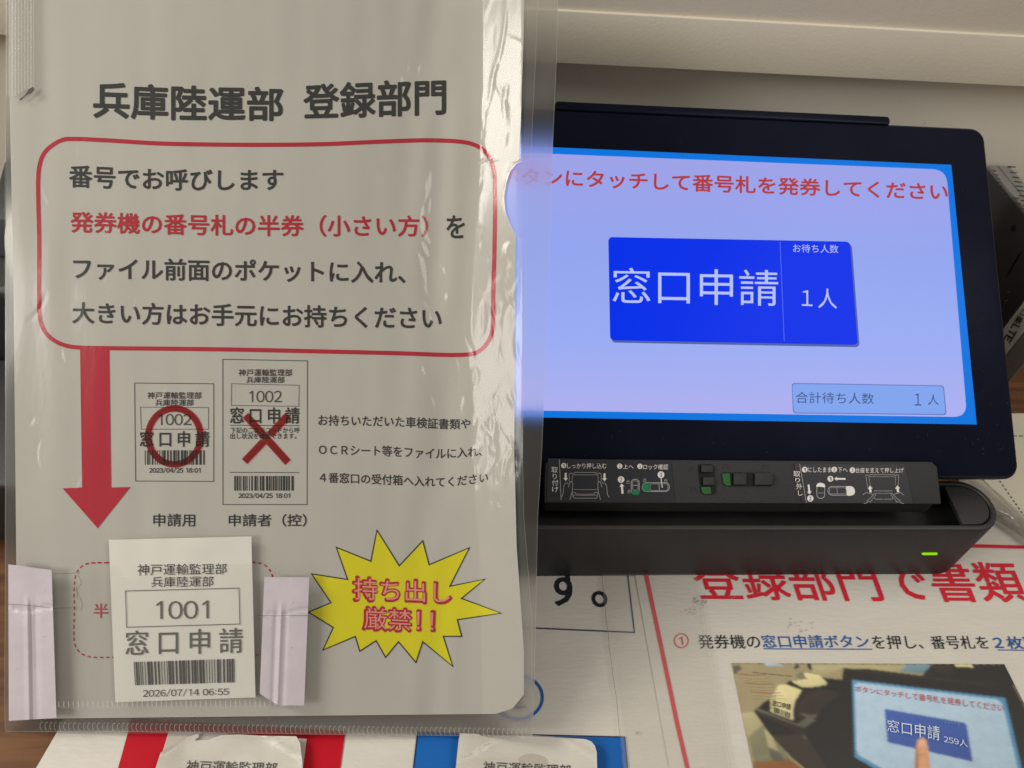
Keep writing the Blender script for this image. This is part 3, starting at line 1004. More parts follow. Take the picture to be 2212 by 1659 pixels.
def specks(surf, off, name, parent, areas, seed):
    m_ = Marks(surf, off); q_ = random.Random(seed)
    for (x0, y0, x1, y1, n_) in areas:
        for _ in range(n_):
            x, y = q_.uniform(x0, x1), q_.uniform(y0, y1)
            if q_.random() < .75:
                r = q_.uniform(.5, 1.3); m_.ellipse((x, y), r, r * q_.uniform(.6, 1.3), M['dust'], n=6)
            else:
                a = q_.uniform(0, 3.1); l = q_.uniform(3, 9)
                m_.line([(x, y), (x + l * .5 * math.cos(a), y + l * .5 * math.sin(a)), (x + l * math.cos(a + .4), y + l * math.sin(a + .4))], .6, M['dust'])
    o = m_.build(name, parent); o['kind'] = 'stuff'
    return o


specks(T, .0004, 'dust', tab, [(2075, 380, 2120, 880, 14), (2120, 600, 2185, 1010, 26), (1250, 925, 2180, 985, 24), (1240, 255, 2040, 315, 10)], 4)

# ---------------------------------------------------------------- dock
RX = .2722; R_ = (DOCK_B - DOCK_Y) / 2; LX = 2 * cxx - RX; ym = (DOCK_Y + DOCK_B) / 2
def stadium(ins, z, n=20):
    p = []; r = R_ - ins
    for i in range(n + 1):
        a = math.radians(-90 + 180 * i / n); p.append((RX - R_ + r * math.cos(a), ym + r * math.sin(a), z))
    for i in range(n + 1):
        a = math.radians(90 + 180 * i / n); p.append((LX + R_ + r * math.cos(a), ym + r * math.sin(a), z))
    return p
dock = thing('tablet_dock', 'black rounded tablet stand with a green indicator light on its front', 'tablet stand', (cxx, ym, 0))
bm = bmesh.new()
rings = [stadium(.0012, 0), stadium(0, .0012), stadium(0, DOCK_H - .0016), stadium(.0005, DOCK_H - .0004), stadium(.0014, DOCK_H), stadium(.0024, DOCK_H), stadium(.0030, DOCK_H - .0006), stadium(.0032, DOCK_H - .0160)]
vr = [[bm.verts.new(p) for p in r] for r in rings]
n = len(rings[0])
for a, b in zip(vr, vr[1:]):
    for i in range(n):
        bm.faces.new((a[i], a[(i + 1) % n], b[(i + 1) % n], b[i]))
bm.faces.new(list(reversed(vr[0]))); bm.faces.new(vr[-1])
me = bpy.data.meshes.new('base'); bm.to_mesh(me); bm.free()
o = link('base', me, M['body'], dock); me.shade_smooth(); me.set_sharp_from_angle(angle=math.radians(40))
XE = G0.__class__((0, 0, DOCK_H), (0, 0, 1))(2087, 1140).x
for sg in (1, -1):
    st_ = [p for p in stadium(.0036, DOCK_H - .0030)]
    xe = XE if sg == 1 else 2 * cxx - XE
    ring_ = [(p[0], p[1], p[2]) for p in st_ if (p[0] - xe) * sg > 0]
    lo_, hi_ = min(p[1] for p in st_), max(p[1] for p in st_)
    ring_ = ([(xe, lo_, DOCK_H - .0030)] + ring_ + [(xe, hi_, DOCK_H - .0030)]) if sg == 1 else ([(xe, hi_, DOCK_H - .0030)] + ring_ + [(xe, lo_, DOCK_H - .0030)])
    prism('end_cap', ring_, (0, 0, .0024), M['deck'], dock, bevel=.0003)
PN = .0055                                            # label panel stands proud of the tablet face
pq = [(1182, 988), (2017.7, 1000.5), (2042.5, 1089.6), (1177, 1086)]
W = [T(*p, PN) for p in pq]
x_l, x_r = 2 * cxx - T(2030, 1045, PN).x, T(2030, 1045, PN).x
tt = tl(T(1600, 994.5, PN))[1]; tb_ = tl(T(1600, 1087.5, PN))[1]
tpl, tpr = T(1182, 988, PN).x, T(2017.7, 1000.5, PN).x
prism('label_panel', [tw(x_l, tb_, PN), tw(x_r, tb_, PN), tw(x_r - .0005, tt - .0025, PN), tw(x_r - .003, tt, PN), tw(x_l + .003, tt, PN), tw(x_l + .0005, tt - .0025, PN)], -TN * .0048, M['panel'], dock, bevel=.0005)
prism('cradle', [tw(x_l + .001, tb_ + .0004, PN - .0042), tw(x_r - .0005, tb_ + .0004, PN - .0042), tw(x_r - .0005, tB - .0012, PN - .0049), tw(x_l + .001, tB - .0012, PN - .0049)], (0, 0, -.0085), M['panel'], dock, bevel=.0010)
prism('rear_support', [tw(cxx - .05, tB + .02, -.0125), tw(cxx + .05, tB + .02, -.0125), tw(cxx + .045, tB + .07, -.0125), tw(cxx - .045, tB + .07, -.0125)], -TN * .006, M['body'], dock, bevel=.001)
box('rear_foot', cxx - .055, DOCK_B - .004, .0005, cxx + .055, DOCK_B + .085, .012, M['body'], dock, bevel=.002)
prism('rear_strut', [(cxx - .04, DOCK_B + .03, .010), (cxx - .04, DOCK_B + .05, .010), (cxx - .04, DOCK_B + .062, .082), (cxx - .04, DOCK_B + .046, .072)], (.08, 0, 0), M['body'], dock, bevel=.001)
mk = Marks(DF, .0004)
mk.poly([(1990, 1196), (1994, 1193.8), (2024, 1193.6), (2025.5, 1196), (2024, 1199), (1994, 1199.2)], M['led'])
mk.build('indicator_light', dock)
specks(DF, .0003, 'dust', dock, [(1200, 1150, 2000, 1235, 16)], 8)

# printed film labels and switches on the panel
lo = PN + .0004
mk = Marks(T, lo)
mk.poly(zz(ZE, [(195, 110), (1825, 155), (1880, 700), (175, 690)]), M['labelfilm'])
WH, GR, LF = M['white_mark'], M['grey_mark'], M['labelfilm']
l1 = .0002
def chars(z, items, m):
    for ch, x0, y0, x1, y1 in items:
        mk.tbox(ch, z, x0, y0, x1, y1, m, 0, l1)
def disk(z, x, y, r, ch, k):
    mk.ellipse(z(x, y), r * k, r * k, WH, l1)
    mk.text(ch, [z(x - r * .3, y - r * .6), z(x + r * .3, y - r * .6)], [z(x - r * .3, y + r * .6), z(x + r * .3, y + r * .6)], LF, .01, l1 * 2)
def arrow(z, x0, y0, x1, y1, w, hw, hl):
    a = Vector((x0, y0)); b = Vector((x1, y1)); d = (b - a).normalized(); n_ = Vector((-d.y, d.x)); h = b - d * hl
    mk.poly([z(*p) for p in (a + n_ * w, h + n_ * w, h + n_ * hw, b, h - n_ * hw, h - n_ * w, a - n_ * w)], WH, l1)
def pl(z, pts, w=1.0, m=None, closed=False):
    mk.line(zz(z, pts), w, m or GR, closed, lift=l1)
def pill(z, x0, y0, x1, y1, r, w, m):
    mk.line([z(*p) for p in rounded(x0, y0, x1, y1, r, 5)], w, m, True, lift=l1)
chars(ZE, [('取', 240, 225, 325, 302), ('り', 258, 315, 312, 385), ('付', 248, 395, 332, 472), ('け', 250, 485, 332, 556)], WH)
pl(ZE, [(345, 125), (368, 665)], 1.4)
disk(ZE, 405, 207, 35, '1', .163); disk(ZE, 1147, 215, 35, '2', .163); disk(ZE, 1415, 217, 35, '3', .163)
disk(ZE, 1165, 392, 43, '2', .163); disk(ZE, 1695, 328, 45, '3', .163)
mk.tbox('しっかり押し込む', ZE, 450, 175, 970, 247, WH, 0, l1)
mk.tbox('上へ', ZE, 1192, 190, 1330, 250, WH, 0, l1)
mk.tbox('ロック確認', ZE, 1460, 190, 1790, 260, WH, 0, l1)
arrow(ZE, 430, 305, 430, 412, 13, 32, 40); arrow(ZE, 945, 310, 945, 416, 13, 32, 40); arrow(ZE, 1185, 580, 1172, 445, 13, 34, 40)
for s_ in (0, 1):
    f_ = (lambda p: p) if s_ == 0 else (lambda p: (1378 - p[0] + 0, p[1]))
    pl(ZE, [f_(p) for p in [(690, 298), (550, 298), (545, 312), (490, 308), (475, 325), (478, 420)]], 1.1)
    pl(ZE, [f_(p) for p in [(690, 330), (520, 330), (515, 430)]], .9)
    pl(ZE, [f_(p) for p in [(690, 640), (545, 640), (528, 620), (515, 565), (560, 565), (565, 585), (690, 588)]], 1.1)
    pl(ZE, [f_(p) for p in [(690, 528), (525, 525)]], .9)
    pl(ZE, [f_(p) for p in [(690, 602), (530, 600)]], .9)
    pl(ZE, [f_(p) for p in [(465, 495), (490, 420), (510, 420), (522, 450), (515, 560), (485, 660)]], 1.2)
    pl(ZE, [f_(p) for p in [(470, 440), (430, 440), (405, 470), (395, 590), (370, 630)]], 1.2)
pill(ZE, 1300, 390, 1405, 590, 45, 1.6, GR)
pill(ZE, 1318, 410, 1390, 535, 26, 1.0, GR)
pl(ZE, [(1320, 470), (1390, 470)], 1.4)
mk.poly([ZE(*p) for p in [(1303, 535), (1320, 545), (1392, 545), (1412, 535), (1412, 575), (1385, 596), (1330, 596), (1305, 570)]], M['green'], l1 * 2)
pill(ZE, 1448, 435, 1805, 550, 50, 1.6, GR)
mk.poly([ZE(*p) for p in [(1545, 440), (1535, 490), (1550, 548), (1490, 548), (1455, 525), (1450, 480), (1460, 450), (1490, 436)]], M['green'], l1 * 2)
pill(ZE, 1550, 450, 1785, 538, 30, .9, GR); pl(ZE, [(1670, 450), (1672, 538)], 1.4)
pl(ZE, [(1695, 370), (1712, 500)], 1.8, WH)
for (x, y) in ((1255, 430), (1270, 558), (1480, 408), (1757, 415)):
    pl(ZE, [(x - 16, y - 12), (x + 16, y - 12), (x + 16, y + 14), (x - 16, y + 14)], .8, GR, True)
    pl(ZE, [(x - 10, y - 14), (x - 6, y - 26), (x + 8, y - 26), (x + 12, y - 14)], .8)
mk.build('mounting_label', dock)
mk = Marks(T, lo)
mk.poly([ZG(*p) for p in [(1690, 180), (1770, 182)]] + [ZH(*p) for p in [(1118, 135), (1192, 490)]] + [ZG(*p) for p in [(1856, 702), (1800, 700)]], M['labelfilm'])
chars(ZG, [('取', 1682, 280, 1775, 355), ('り', 1708, 370, 1770, 432), ('外', 1718, 445, 1800, 522), ('し', 1745, 535, 1806, 606)], WH)
pl(ZG, [(1765, 185), (1855, 700)], 1.3)
K = .2352
disk(ZH, 197, 180, 26, '1', K); disk(ZH, 468, 180, 26, '2', K); disk(ZH, 635, 185, 26, '3', K); disk(ZH, 433, 265, 27, '1', K); disk(ZH, 248, 445, 29, '2', K)
mk.tbox('にしたまま', ZH, 226, 158, 440, 205, WH, 0, l1); mk.tbox('下へ', ZH, 500, 162, 590, 205, WH, 0, l1)
mk.tbox('台座を支えて押し上げ', ZH, 665, 163, 1106, 210, WH, 0, l1)
arrow(ZH, 572, 266, 468, 264, 8, 20, 26); arrow(ZH, 232, 318, 242, 408, 9, 22, 26); arrow(ZH, 802, 390, 795, 328, 10, 24, 28); arrow(ZH, 1055, 388, 1046, 326, 10, 24, 28)
pill(ZH, 308, 308, 380, 445, 33, 1.5, GR); pl(ZH, [(318, 395), (385, 395)], 1.0)
mk.poly(spline(zz(ZH, [(302, 335), (318, 306), (350, 302), (380, 318), (384, 342), (345, 338)]), True, 4), WH, l1 * 2)
pill(ZH, 410, 335, 655, 415, 36, 1.5, GR); pill(ZH, 425, 347, 575, 402, 12, .9, GR); pl(ZH, [(492, 340), (496, 405)], 1.0)
mk.poly(spline(zz(ZH, [(575, 338), (630, 336), (655, 365), (655, 400), (630, 417), (585, 416), (582, 375)]), True, 4), WH, l1 * 2)
for s_ in (0, 1):
    f_ = (lambda p: p) if s_ == 0 else (lambda p: (1815 - p[0] + (p[1] - 230) * .12, p[1]))
    pl(ZH, [f_(p) for p in [(907, 226), (800, 226), (795, 232), (757, 230), (775, 345)]], 1.0)
    pl(ZH, [f_(p) for p in [(907, 245), (785, 245), (800, 330)]], .8)
    pl(ZH, [f_(p) for p in [(915, 376), (830, 376)]], 1.0)
    pl(ZH, [f_(p) for p in [(915, 398), (835, 398), (850, 412), (830, 436), (845, 452), (915, 452)]], 1.0)
    pl(ZH, [f_(p) for p in [(728, 415), (760, 390), (830, 410), (800, 440), (775, 465), (770, 485), (740, 492)]], 1.1)
    pl(ZH, [f_(p) for p in [(765, 462), (800, 480), (825, 440)]], 1.0)
mk.build('removal_label', dock)
sw = lo + .0001
def knob(q, h, name, parent, mat='panel'):
    return prism(name, [T(*p, sw + .0002) for p in q], TN * h, M[mat], parent, bevel=.0003)
for nm, slot, knobs, grn in (
    ('lock_switch', [(430, 190), (590, 185), (620, 215), (655, 560), (620, 592), (500, 590), (455, 560), (420, 230)], [rect(ZG, 455, 205, 605, 298), rect(ZG, 478, 362, 625, 468)], [(455, 492), (580, 490), (595, 580), (500, 584), (470, 560)]),
    ('slide_switch', [(745, 298), (1370, 300), (1405, 330), (1418, 460), (1390, 480), (790, 480), (750, 450), (730, 320)], [rect(ZG, 885, 312, 1050, 462), rect(ZG, 1165, 308, 1398, 466)], [(735, 315), (835, 312), (850, 470), (790, 472), (755, 440)])):
    mk = Marks(T, sw); mk.poly(zz(ZG, slot), M['dark']); so = mk.build(nm, dock)
    for q in knobs:
        knob(q, .0012, 'knob', so)
    mk = Marks(T, sw + .0003); mk.poly(zz(ZG, grn), M['green_dim']); mk.build('green_mark', so)
mk = Marks(T, lo)
for (x, y) in ((330, 255), (365, 530), (790, 215), (1320, 225)):
    mk.line(zz(ZG, [(x - 28, y + 35), (x - 32, y - 10), (x - 5, y - 35), (x + 25, y - 10), (x + 32, y + 35)]), .9, M['dim_mark'], smooth=True)
mk.build('lock_icon', dock)

# ---------------------------------------------------------------- laminated tickets at the front
def ticket(label, back, front, text_top, text_bot, seed):
    c = G0(*front[len(front) // 2])
    t = thing('laminated_ticket', label, 'ticket', (c.x, c.y, 0), 'number tickets stuck on the headings')
    rn_ = random.Random(seed)
    xs = [p[0] for p in front]; ys = [p[1] for p in front]; x0, x1, y0, y1 = min(xs), max(xs), min(ys), max(ys)
    waves = [(rn_.uniform(0, 6), rn_.uniform(.02, .05), rn_.uniform(-.06, .06)) for _ in range(5)]
    class Cur:
        sub = 14.0
        def __init__(s, k): s.k = k
        def __call__(s, x, y, off=0.0):
            ex = min(x - x0, x1 - x) / (x1 - x0); ey = (y - y0) / 90.0
            h = .0022 + s.k * (.0022 * max(0, .25 - ex) ** 1.2 * 6 + .0022 * max(0, .6 - ey))
            for a, b, c_ in waves:
                h += s.k * .00022 * math.sin(a + x * b + y * c_)
            h += s.k * .0006 * max(0, 1 - abs((x - x0) * .9 + (y - y0) * 1.6 - 95) / 16) + s.k * .0005 * max(0, 1 - abs((x1 - x) * .9 + (y - y0) * 1.5 - 80) / 14)
            return G0(x, y, h + off)
    mk = Marks(G0, .0016); mk.poly(back, M['pouch_back']); mk.build('backing', t)
    mk = Marks(Cur(1), 0); mk.poly(front, M['poster']); pp = mk.build('ticket_paper', t); pp.data.shade_smooth()
    mk = Marks(Cur(1), .0003); mk.text('神戸運輸監理部', text_top, text_bot, M['black_ink'], .004); mk.build('lettering', pp)
    g = [(x0 + (p[0] - x0) * 1.0, p[1]) for p in front]
    mk = Marks(Cur(1.25), .0008); mk.poly(g, M['pouch']); q = mk.build('plastic_cover', t); q.data.shade_smooth()
    return t
ticket('creased laminated ticket with torn corner on the red heading block', [(365, 1578), (430, 1580), (662.7, 1596), (653, 1670), (650, 1720), (320, 1720), (352, 1620)],
       [(429, 1584.5), (429, 1592), (420, 1600), (450, 1598), (477, 1588), (518, 1586.5), (560, 1589), (640, 1590.5), (648, 1605), (653, 1645), (655, 1720), (312, 1720), (336, 1659), (347, 1625), (362, 1618.5), (405, 1592)],
       [(404, 1642), (599, 1647)], [(401, 1669), (597, 1675)], 4)
ticket('laminated ticket with rounded crinkled corner on the blue heading block', [(992, 1583), (1150, 1588), (1262, 1596), (1286, 1620), (1291, 1720), (978, 1720), (986, 1640)],
       [(994, 1584), (1042, 1585.5), (1100, 1588), (1156, 1591), (1210, 1594), (1266, 1597), (1278, 1602), (1285, 1611), (1289, 1624), (1290, 1660), (1291, 1720), (980, 1720), (985, 1660), (990, 1607)],
       [(1045, 1644), (1233, 1652)], [(1042, 1671), (1232, 1679)], 9)

# ---------------------------------------------------------------- document sleeve and its contents
PAPER_R = [(-60, 1133), (78, 1131), (228, 1126), (348, 1121), (354, 1115), (368, 1104), (390, 1096), (426, 1090), (455, 1092), (480, 1100), (500, 1110), (512, 1114), (660, 1112), (972, 1111), (1181, 1116), (1410, 1132), (1500, 1132), (1550, 1118)]
PAPER_L = [(-60, 20), (226, 21), (288, 22), (574, 28.6), (1200, 35), (1556, 36)]
FRONT_R = [(-60, 1163), (0, 1162), (97, 1158.7), (345, 1147), (352, 1117), (370, 1102), (392, 1094), (426, 1088), (460, 1092), (495, 1108), (515, 1120), (522, 1137), (972, 1129), (1116, 1132), (1345, 1150), (1590, 1149)]
BACK_R = [(-60, 1207), (127, 1202.6), (342, 1193), (540, 1188), (972, 1171), (1116, 1162), (1509, 1154), (1590, 1150)]
FILM_L = [(-60, 15), (600, 12), (1584, 11)]

sleeve = thing('document_sleeve', 'clear plastic document sleeve with wrinkled front standing before the tablet', 'document sleeve', F(580, 1585))

def paper_fn(u, v):
    yb = lin([(0, 1553), (.5, 1547), (.955, 1542), (.985, 1530), (1, 1500)], u)
    y = -60 + (yb + 60) * v
    x = lin(PAPER_L, y) + (lin(PAPER_R, y) - lin(PAPER_L, y)) * u
    return F(x, y, 0)
sheet = tag(grid('notice_sheet', paper_fn, 440, 260, M['paper']), 'printed white notice with red frame, arrow and yellow burst, inside the clear sleeve', 'notice')

BK, RD = M['black_ink'], M['red_text']
mk = Marks(F, .00013)
mk.text('兵庫陸運部', [(203, 178), (406, 186), (610, 190)], [(203, 253), (406, 259), (610, 260)], BK, .026)
mk.build('title_lettering', sheet)
mk = Marks(F, .00013)
mk.text('登録部門', [(657, 184), (810, 176), (962, 171)], [(657, 256), (810, 252), (962, 246)], BK, .026)
mk.build('title_lettering', sheet)
mk = Marks(F, .00013)
mk.text('番号でお呼びします', [(150, 357), (380, 366), (611, 366)], [(150, 404), (380, 411), (611, 411)], BK, .021)
mk.build('message_lettering', sheet)
mk = Marks(F, .00013)
mk.text('を', [(965, 466), (1003, 466)], [(965, 514), (1003, 514)], BK, .021)
mk.build('message_lettering', sheet)
mk = Marks(F, .00013)
mk.text('ファイル前面のポケットに入れ、', [(159, 556), (510, 561), (875, 565)], [(159, 603), (510, 607), (875, 612)], BK, .021)
mk.build('message_lettering', sheet)
mk = Marks(F, .00013)
mk.text('大きい方はお手元にお持ちください', [(157, 653), (500, 657), (953, 664)], [(157, 698), (500, 704), (953, 711)], BK, .021)
mk.build('message_lettering', sheet)
mk = Marks(F, .00013)
mk.text('発券機の番号札の半券（小さい方）', [(153, 457), (480, 464), (760, 465), (924, 466)], [(153, 502), (480, 509), (760, 511), (924, 511)], RD, .021)
mk.build('red_lettering', sheet)
mk = Marks(F, .00012)
mk.line([(156, 300), (230, 303), (338, 309.5), (450, 312), (573, 312.7), (706, 311), (820, 306), (934, 303), (1006, 307.6), (1030, 315), (1045, 325), (1058, 342), (1067, 368), (1069, 407), (1068, 540), (1065.6, 627), (1064.6, 699), (1062, 720), (1054, 738), (1042, 753), (1025, 763), (992, 766.6), (860, 763), (717, 759.6), (504, 755), (340, 753), (235, 752), (158, 749.5), (136, 744.5), (118, 736), (105, 726), (95.5, 714), (89, 698), (85.3, 676), (84.4, 640), (84.6, 522), (83, 374), (88.5, 345), (96, 330), (109, 316.6), (135, 302)], 9, M['red_ink'], True, True)
mk.build('red_frame', sheet)
mk = Marks(F, .00016)
mk.poly([(173, 754), (236, 755), (238, 900), (240, 1053), (282, 1052), (211, 1141), (135, 1055), (177.3, 1053), (175, 900)], M['red_ink'])
mk.build('red_arrow', sheet)

def mini(kind):
    mk = Marks(F, .00014)
    L = lambda pts, w=1.5: mk.line(zz(ZA, pts), w, M['thin_ink'], True)
    if kind == 0:
        L([(563, 412), (1220, 418), (1220, 1228), (572, 1225)])
        mk.tbox('神戸運輸監理部', ZA, 670, 487, 1118, 543, BK, .014); mk.tbox('兵庫陸運部', ZA, 736, 548, 1053, 601, BK, .014)
        L([(612, 612), (1176, 616), (1176, 795), (618, 795)], 1.1)
        mk.tbox('1002', ZA, 764, 668, 1035, 762, M['thin_ink'], .004)
        mk.tbox('窓\u2009口\u2009申\u2009請', ZA, 608, 812, 1182, 940, BK, .021)
        mk.barcode(rect(ZA, 648, 970, 1145, 1090), BK, 0, 3, 30)
        mk.tbox('2023/04/25 18:01', ZA, 685, 1115, 1108, 1158, BK, .02)
        o = mk.build('printed_small_ticket', sheet)
        m2 = Marks(F, .00032); m2.ring((376.5, 942.6), 56.5, 60.5, 14, M['red_wash']); m2.build('red_circle', o)
    else:
        L([(1295, 215), (1997, 228), (1994, 1420), (1296, 1420)])
        mk.tbox('神戸運輸監理部', ZA, 1427, 297, 1870, 355, BK, .014); mk.tbox('兵庫陸運部', ZA, 1492, 360, 1807, 411, BK, .014)
        L([(1368, 418), (1928, 430), (1926, 605), (1366, 598)], 1.1)
        mk.tbox('1002', ZA, 1517, 476, 1786, 572, M['thin_ink'], .004)
        mk.tbox('窓\u2009口\u2009申\u2009請', ZA, 1357, 615, 1930, 748, BK, .021)
        mk.line(zz(ZA, [(1355, 762), (1932, 766)]), 1.3, BK)
        mk.tbox('下記の二次元コードから呼', ZA, 1360, 780, 1932, 827, BK, .014); mk.tbox('出し状況を確認できます。', ZA, 1357, 828, 1905, 876, BK, .014)
        mk.line(zz(ZA, [(1352, 1153), (1930, 1155)]), 1.3, BK)
        mk.barcode(rect(ZA, 1390, 1183, 1890, 1305), BK, 0, 6, 30)
        mk.tbox('2023/04/25 18:01', ZA, 1425, 1325, 1852, 1368, BK, .02)
        o = mk.build('printed_large_ticket', sheet)
        m2 = Marks(F, .00032)
        a, b, c = Vector((530, 897)), Vector((576, 948)), Vector((622, 999)); d, e = Vector((622, 897)), Vector((528, 997))
        q = (c - a).normalized(); nq = Vector((-q.y, q.x)) * 8; r_ = (e - d).normalized(); nr = Vector((-r_.y, r_.x)) * 8
        m2.line([tuple(a), tuple(c)], 16, M['red_wash'])
        m2.line([tuple(d), tuple(Vector((582.5, 939.5)))], 16, M['red_wash'], lift=.0); m2.line([tuple(Vector((569.5, 953.5))), tuple(e)], 16, M['red_wash'])
        m2.build('red_cross', o)
mini(0); mini(1)
mk = Marks(F, .00013)
mk.tbox('申請用', ZA, 720, 1497, 1065, 1602, BK, .018)
mk.build('small_lettering', sheet)
mk = Marks(F, .00013)
mk.tbox('申請者（控）', ZA, 1345, 1500, 1990, 1602, BK, .018)
mk.build('small_lettering', sheet)
mk = Marks(F, .00013)
mk.text('お持ちいただいた車検証書類や', [(688, 896), (860, 899.5), (975, 905), (1016, 904)], [(688, 919), (860, 922.5), (975, 927.5), (1016, 925.5)], BK, .018)
mk.build('small_lettering', sheet)
mk = Marks(F, .00013)
mk.text('ＯＣＲシート等をファイルに入れ、', [(689, 960), (840, 963), (950, 968), (1041, 964)], [(689, 982), (840, 986), (950, 991), (1041, 985)], BK, .018)
mk.build('small_lettering', sheet)
mk = Marks(F, .00013)
mk.text('４番窓口の受付箱へ入れてください', [(691, 1020), (862, 1026), (955, 1030), (1005, 1026), (1054, 1020)], [(691, 1042), (862, 1048), (955, 1052), (1005, 1048), (1054, 1041)], BK, .018)
mk.build('small_lettering', sheet)
star = zz(Z8, [(728, 90), (875, 325), (1030, 160), (1072, 318), (1338, 205), (1208, 460), (1440, 412), (1285, 540), (1548, 637), (1258, 680), (1287, 790), (1165, 790), (1228, 988), (1030, 825), (985, 962), (870, 825), (785, 928), (722, 818), (615, 888), (585, 790), (372, 880), (440, 732), (277, 630), (425, 568), (297, 378), (535, 415), (460, 203), (688, 295)])
mk = Marks(F, .00014)
mk.poly(star, M['yellow']); mk.line(star, 2.6, BK, True, lift=.00008)
st = mk.build('yellow_burst', sheet)
mk = Marks(F, .0003)
for body, tp_, bt_ in (('持ち出し', [(764, 1247), (973, 1258)], [(764, 1296), (973, 1304)]), ('厳禁!!', [(785.5, 1311), (937, 1320)], [(785.5, 1359), (937, 1366)])):
    g2 = 1.8
    mk.text(body, [(tp_[0][0] - g2, tp_[0][1] - g2), (tp_[1][0] + g2, tp_[1][1] - g2)], [(bt_[0][0] - g2, bt_[0][1] + g2), (bt_[1][0] + g2, bt_[1][1] + g2)], M['red_ink'], .05)
    mk.text(body, [(tp_[0][0] + 1.2, tp_[0][1] + 1.2), (tp_[1][0] - 1.2, tp_[1][1] + 1.2)], [(bt_[0][0] + 1.2, bt_[0][1] - 1.2), (bt_[1][0] - 1.2, bt_[1][1] - 1.2)], M['pale_red'], 0, .00014)
mk.build('burst_lettering', st)
mk = Marks(F, .00013)
pth = spline([(233, 1215.5), (200, 1216), (180, 1221), (166, 1236), (161, 1256), (160.5, 1320), (160.5, 1385), (165, 1400), (176, 1412), (195, 1419), (240, 1420), (560, 1414), (580, 1404), (589, 1388), (590, 1260), (587, 1240), (574, 1222), (552, 1215), (400, 1214)], True, 8)
dashes(mk, pth + pth[:1], 9, 4.5, 3.3, M['red_text'])
mk.tbox('半', Z7, 663, 497, 766, 598, M['red_text'], .016);
mk.build('dashed_red_outline', sheet)

# films
cre = []
rc = random.Random(21)
def crease(x, y, ln, w, amp, ang, bend=0):
    cre.append((x, y, ln, w, amp, math.cos(ang), math.sin(ang), bend))
for i in range(150):
    x = rc.gauss(985, 75); y = rc.uniform(-20, 1500)
    x += (y - 500) * .05
    crease(x, y, rc.uniform(18, 60), rc.uniform(2.6, 5), rc.choice((1, 1, -1)) * rc.uniform(.07, .26), rc.gauss(1.40, .25), rc.uniform(-.006, .006))
for i in range(150):
    x = rc.gauss(925, 85); y = rc.uniform(0, 1540)
    crease(x + (y - 700) * .03, y, rc.uniform(18, 70), rc.uniform(3.5, 7), rc.uniform(.12, .38), rc.gauss(1.45, .22), rc.uniform(-.008, .008))
for i in range(130):
    crease(rc.uniform(60, 900), rc.uniform(-20, 1560), rc.uniform(10, 42), rc.uniform(2.2, 3.8), rc.choice((1, -1)) * rc.uniform(.07, .22), rc.gauss(1.5, .4), rc.uniform(-.008, .008))
for i in range(60):
    crease(rc.uniform(1040, 1120), rc.uniform(560, 1500), rc.uniform(10, 36), rc.uniform(2.2, 3.6), rc.choice((1, -1)) * rc.uniform(.08, .2), rc.gauss(1.5, .25), rc.uniform(-.01, .01))
for x, y, ln, a in ((341, 40, 60, 1.35), (352, 105, 50, 1.5), (310, 130, 40, 1.2), (170, 320, 22, 1.5), (1085, 90, 110, 1.75), (1062, 190, 70, 1.75), (1046, 250, 60, 1.6), (1041, 330, 90, 1.57), (1030, 420, 40, 1.9), (1013, 60, 80, 1.5),
                    (1028, 520, 50, 1.7), (995, 800, 60, 1.5), (1010, 870, 70, 1.1), (880, 1120, 60, 1.4), (960, 1300, 90, 1.5)):
    crease(x, y, ln, 3.6, .24, a, .001)
cells = {}
for c_ in cre:
    r = c_[2] + 14
    for i in range(int((c_[0] - r) // 40), int((c_[0] + r) // 40) + 1):
        for j in range(int((c_[1] - r) // 40), int((c_[1] + r) // 40) + 1):
            cells.setdefault((i, j), []).append(c_)
bil = [(rc.uniform(0, 6.3), rc.uniform(-.055, .055), rc.uniform(-.018, .018)) for _ in range(9)]
def wr(x, y):
    h = 0.0
    for (cx, cy, ln, w, amp, ca, sa, bd) in cells.get((int(x // 40), int(y // 40)), ()):
        dx, dy = x - cx, y - cy
        s_ = dx * ca + dy * sa; t_ = -dx * sa + dy * ca - bd * s_ * s_
        if abs(s_) < ln:
            q = t_ / w
            if abs(q) < 4:
                h += amp * math.exp(-q * q) * (1 - (s_ / ln) ** 2)
    env = .25 + .75 * math.exp(-((x - 985) / 120.0) ** 2)
    for a, b, c_ in bil:
        h += .045 * env * math.sin(a + b * x + c_ * y)
    return h * 1e-3
def front_fn(u, v):
    y = -60 + (1586 + 60) * v
    xl, xr = lin(FILM_L, y), lin(FRONT_R, y)
    x = xl + (xr - xl) * u
    return F(x, y, .0014 + wr(x, y))
grid('front_film', front_fn, 300, 420, M['film_front'], sleeve)
def back_fn(u, v):
    xl_, y = 0, -60 + (lin([(0, 1580), (1, 1591)], u) + 60) * v
    xl, xr = lin(FILM_L, y), lin(BACK_R, y)
    x = xl + (xr - xl) * u
    return F(x, y, -.0012 + .0002 * math.sin(y * .02))
grid('back_film', back_fn, 60, 90, M['film_back'], sleeve)
def ribs(u, v):
    x = 13 + 60 * u; yb = 207 - 14 * u + 5 * math.sin(u * 6)
    y = -60 + (yb + 60) * v
    return F(x, y, .0022 + .00035 * math.sin(u * 2 * math.pi * 9))
grid('ribbed_grip', ribs, 72, 12, M['rib'], sleeve)
mk = Marks(F, .0021)
M['nick'] = ink('torn_grip_edge', (.10, .09, .08, 1))
mk.poly(spline(zz(Z1, [(160, 825), (205, 790), (240, 740), (275, 722), (284, 745), (262, 772), (215, 795), (175, 832)]), True, 4), M['nick'])
mk.build('grip_tear', sleeve)

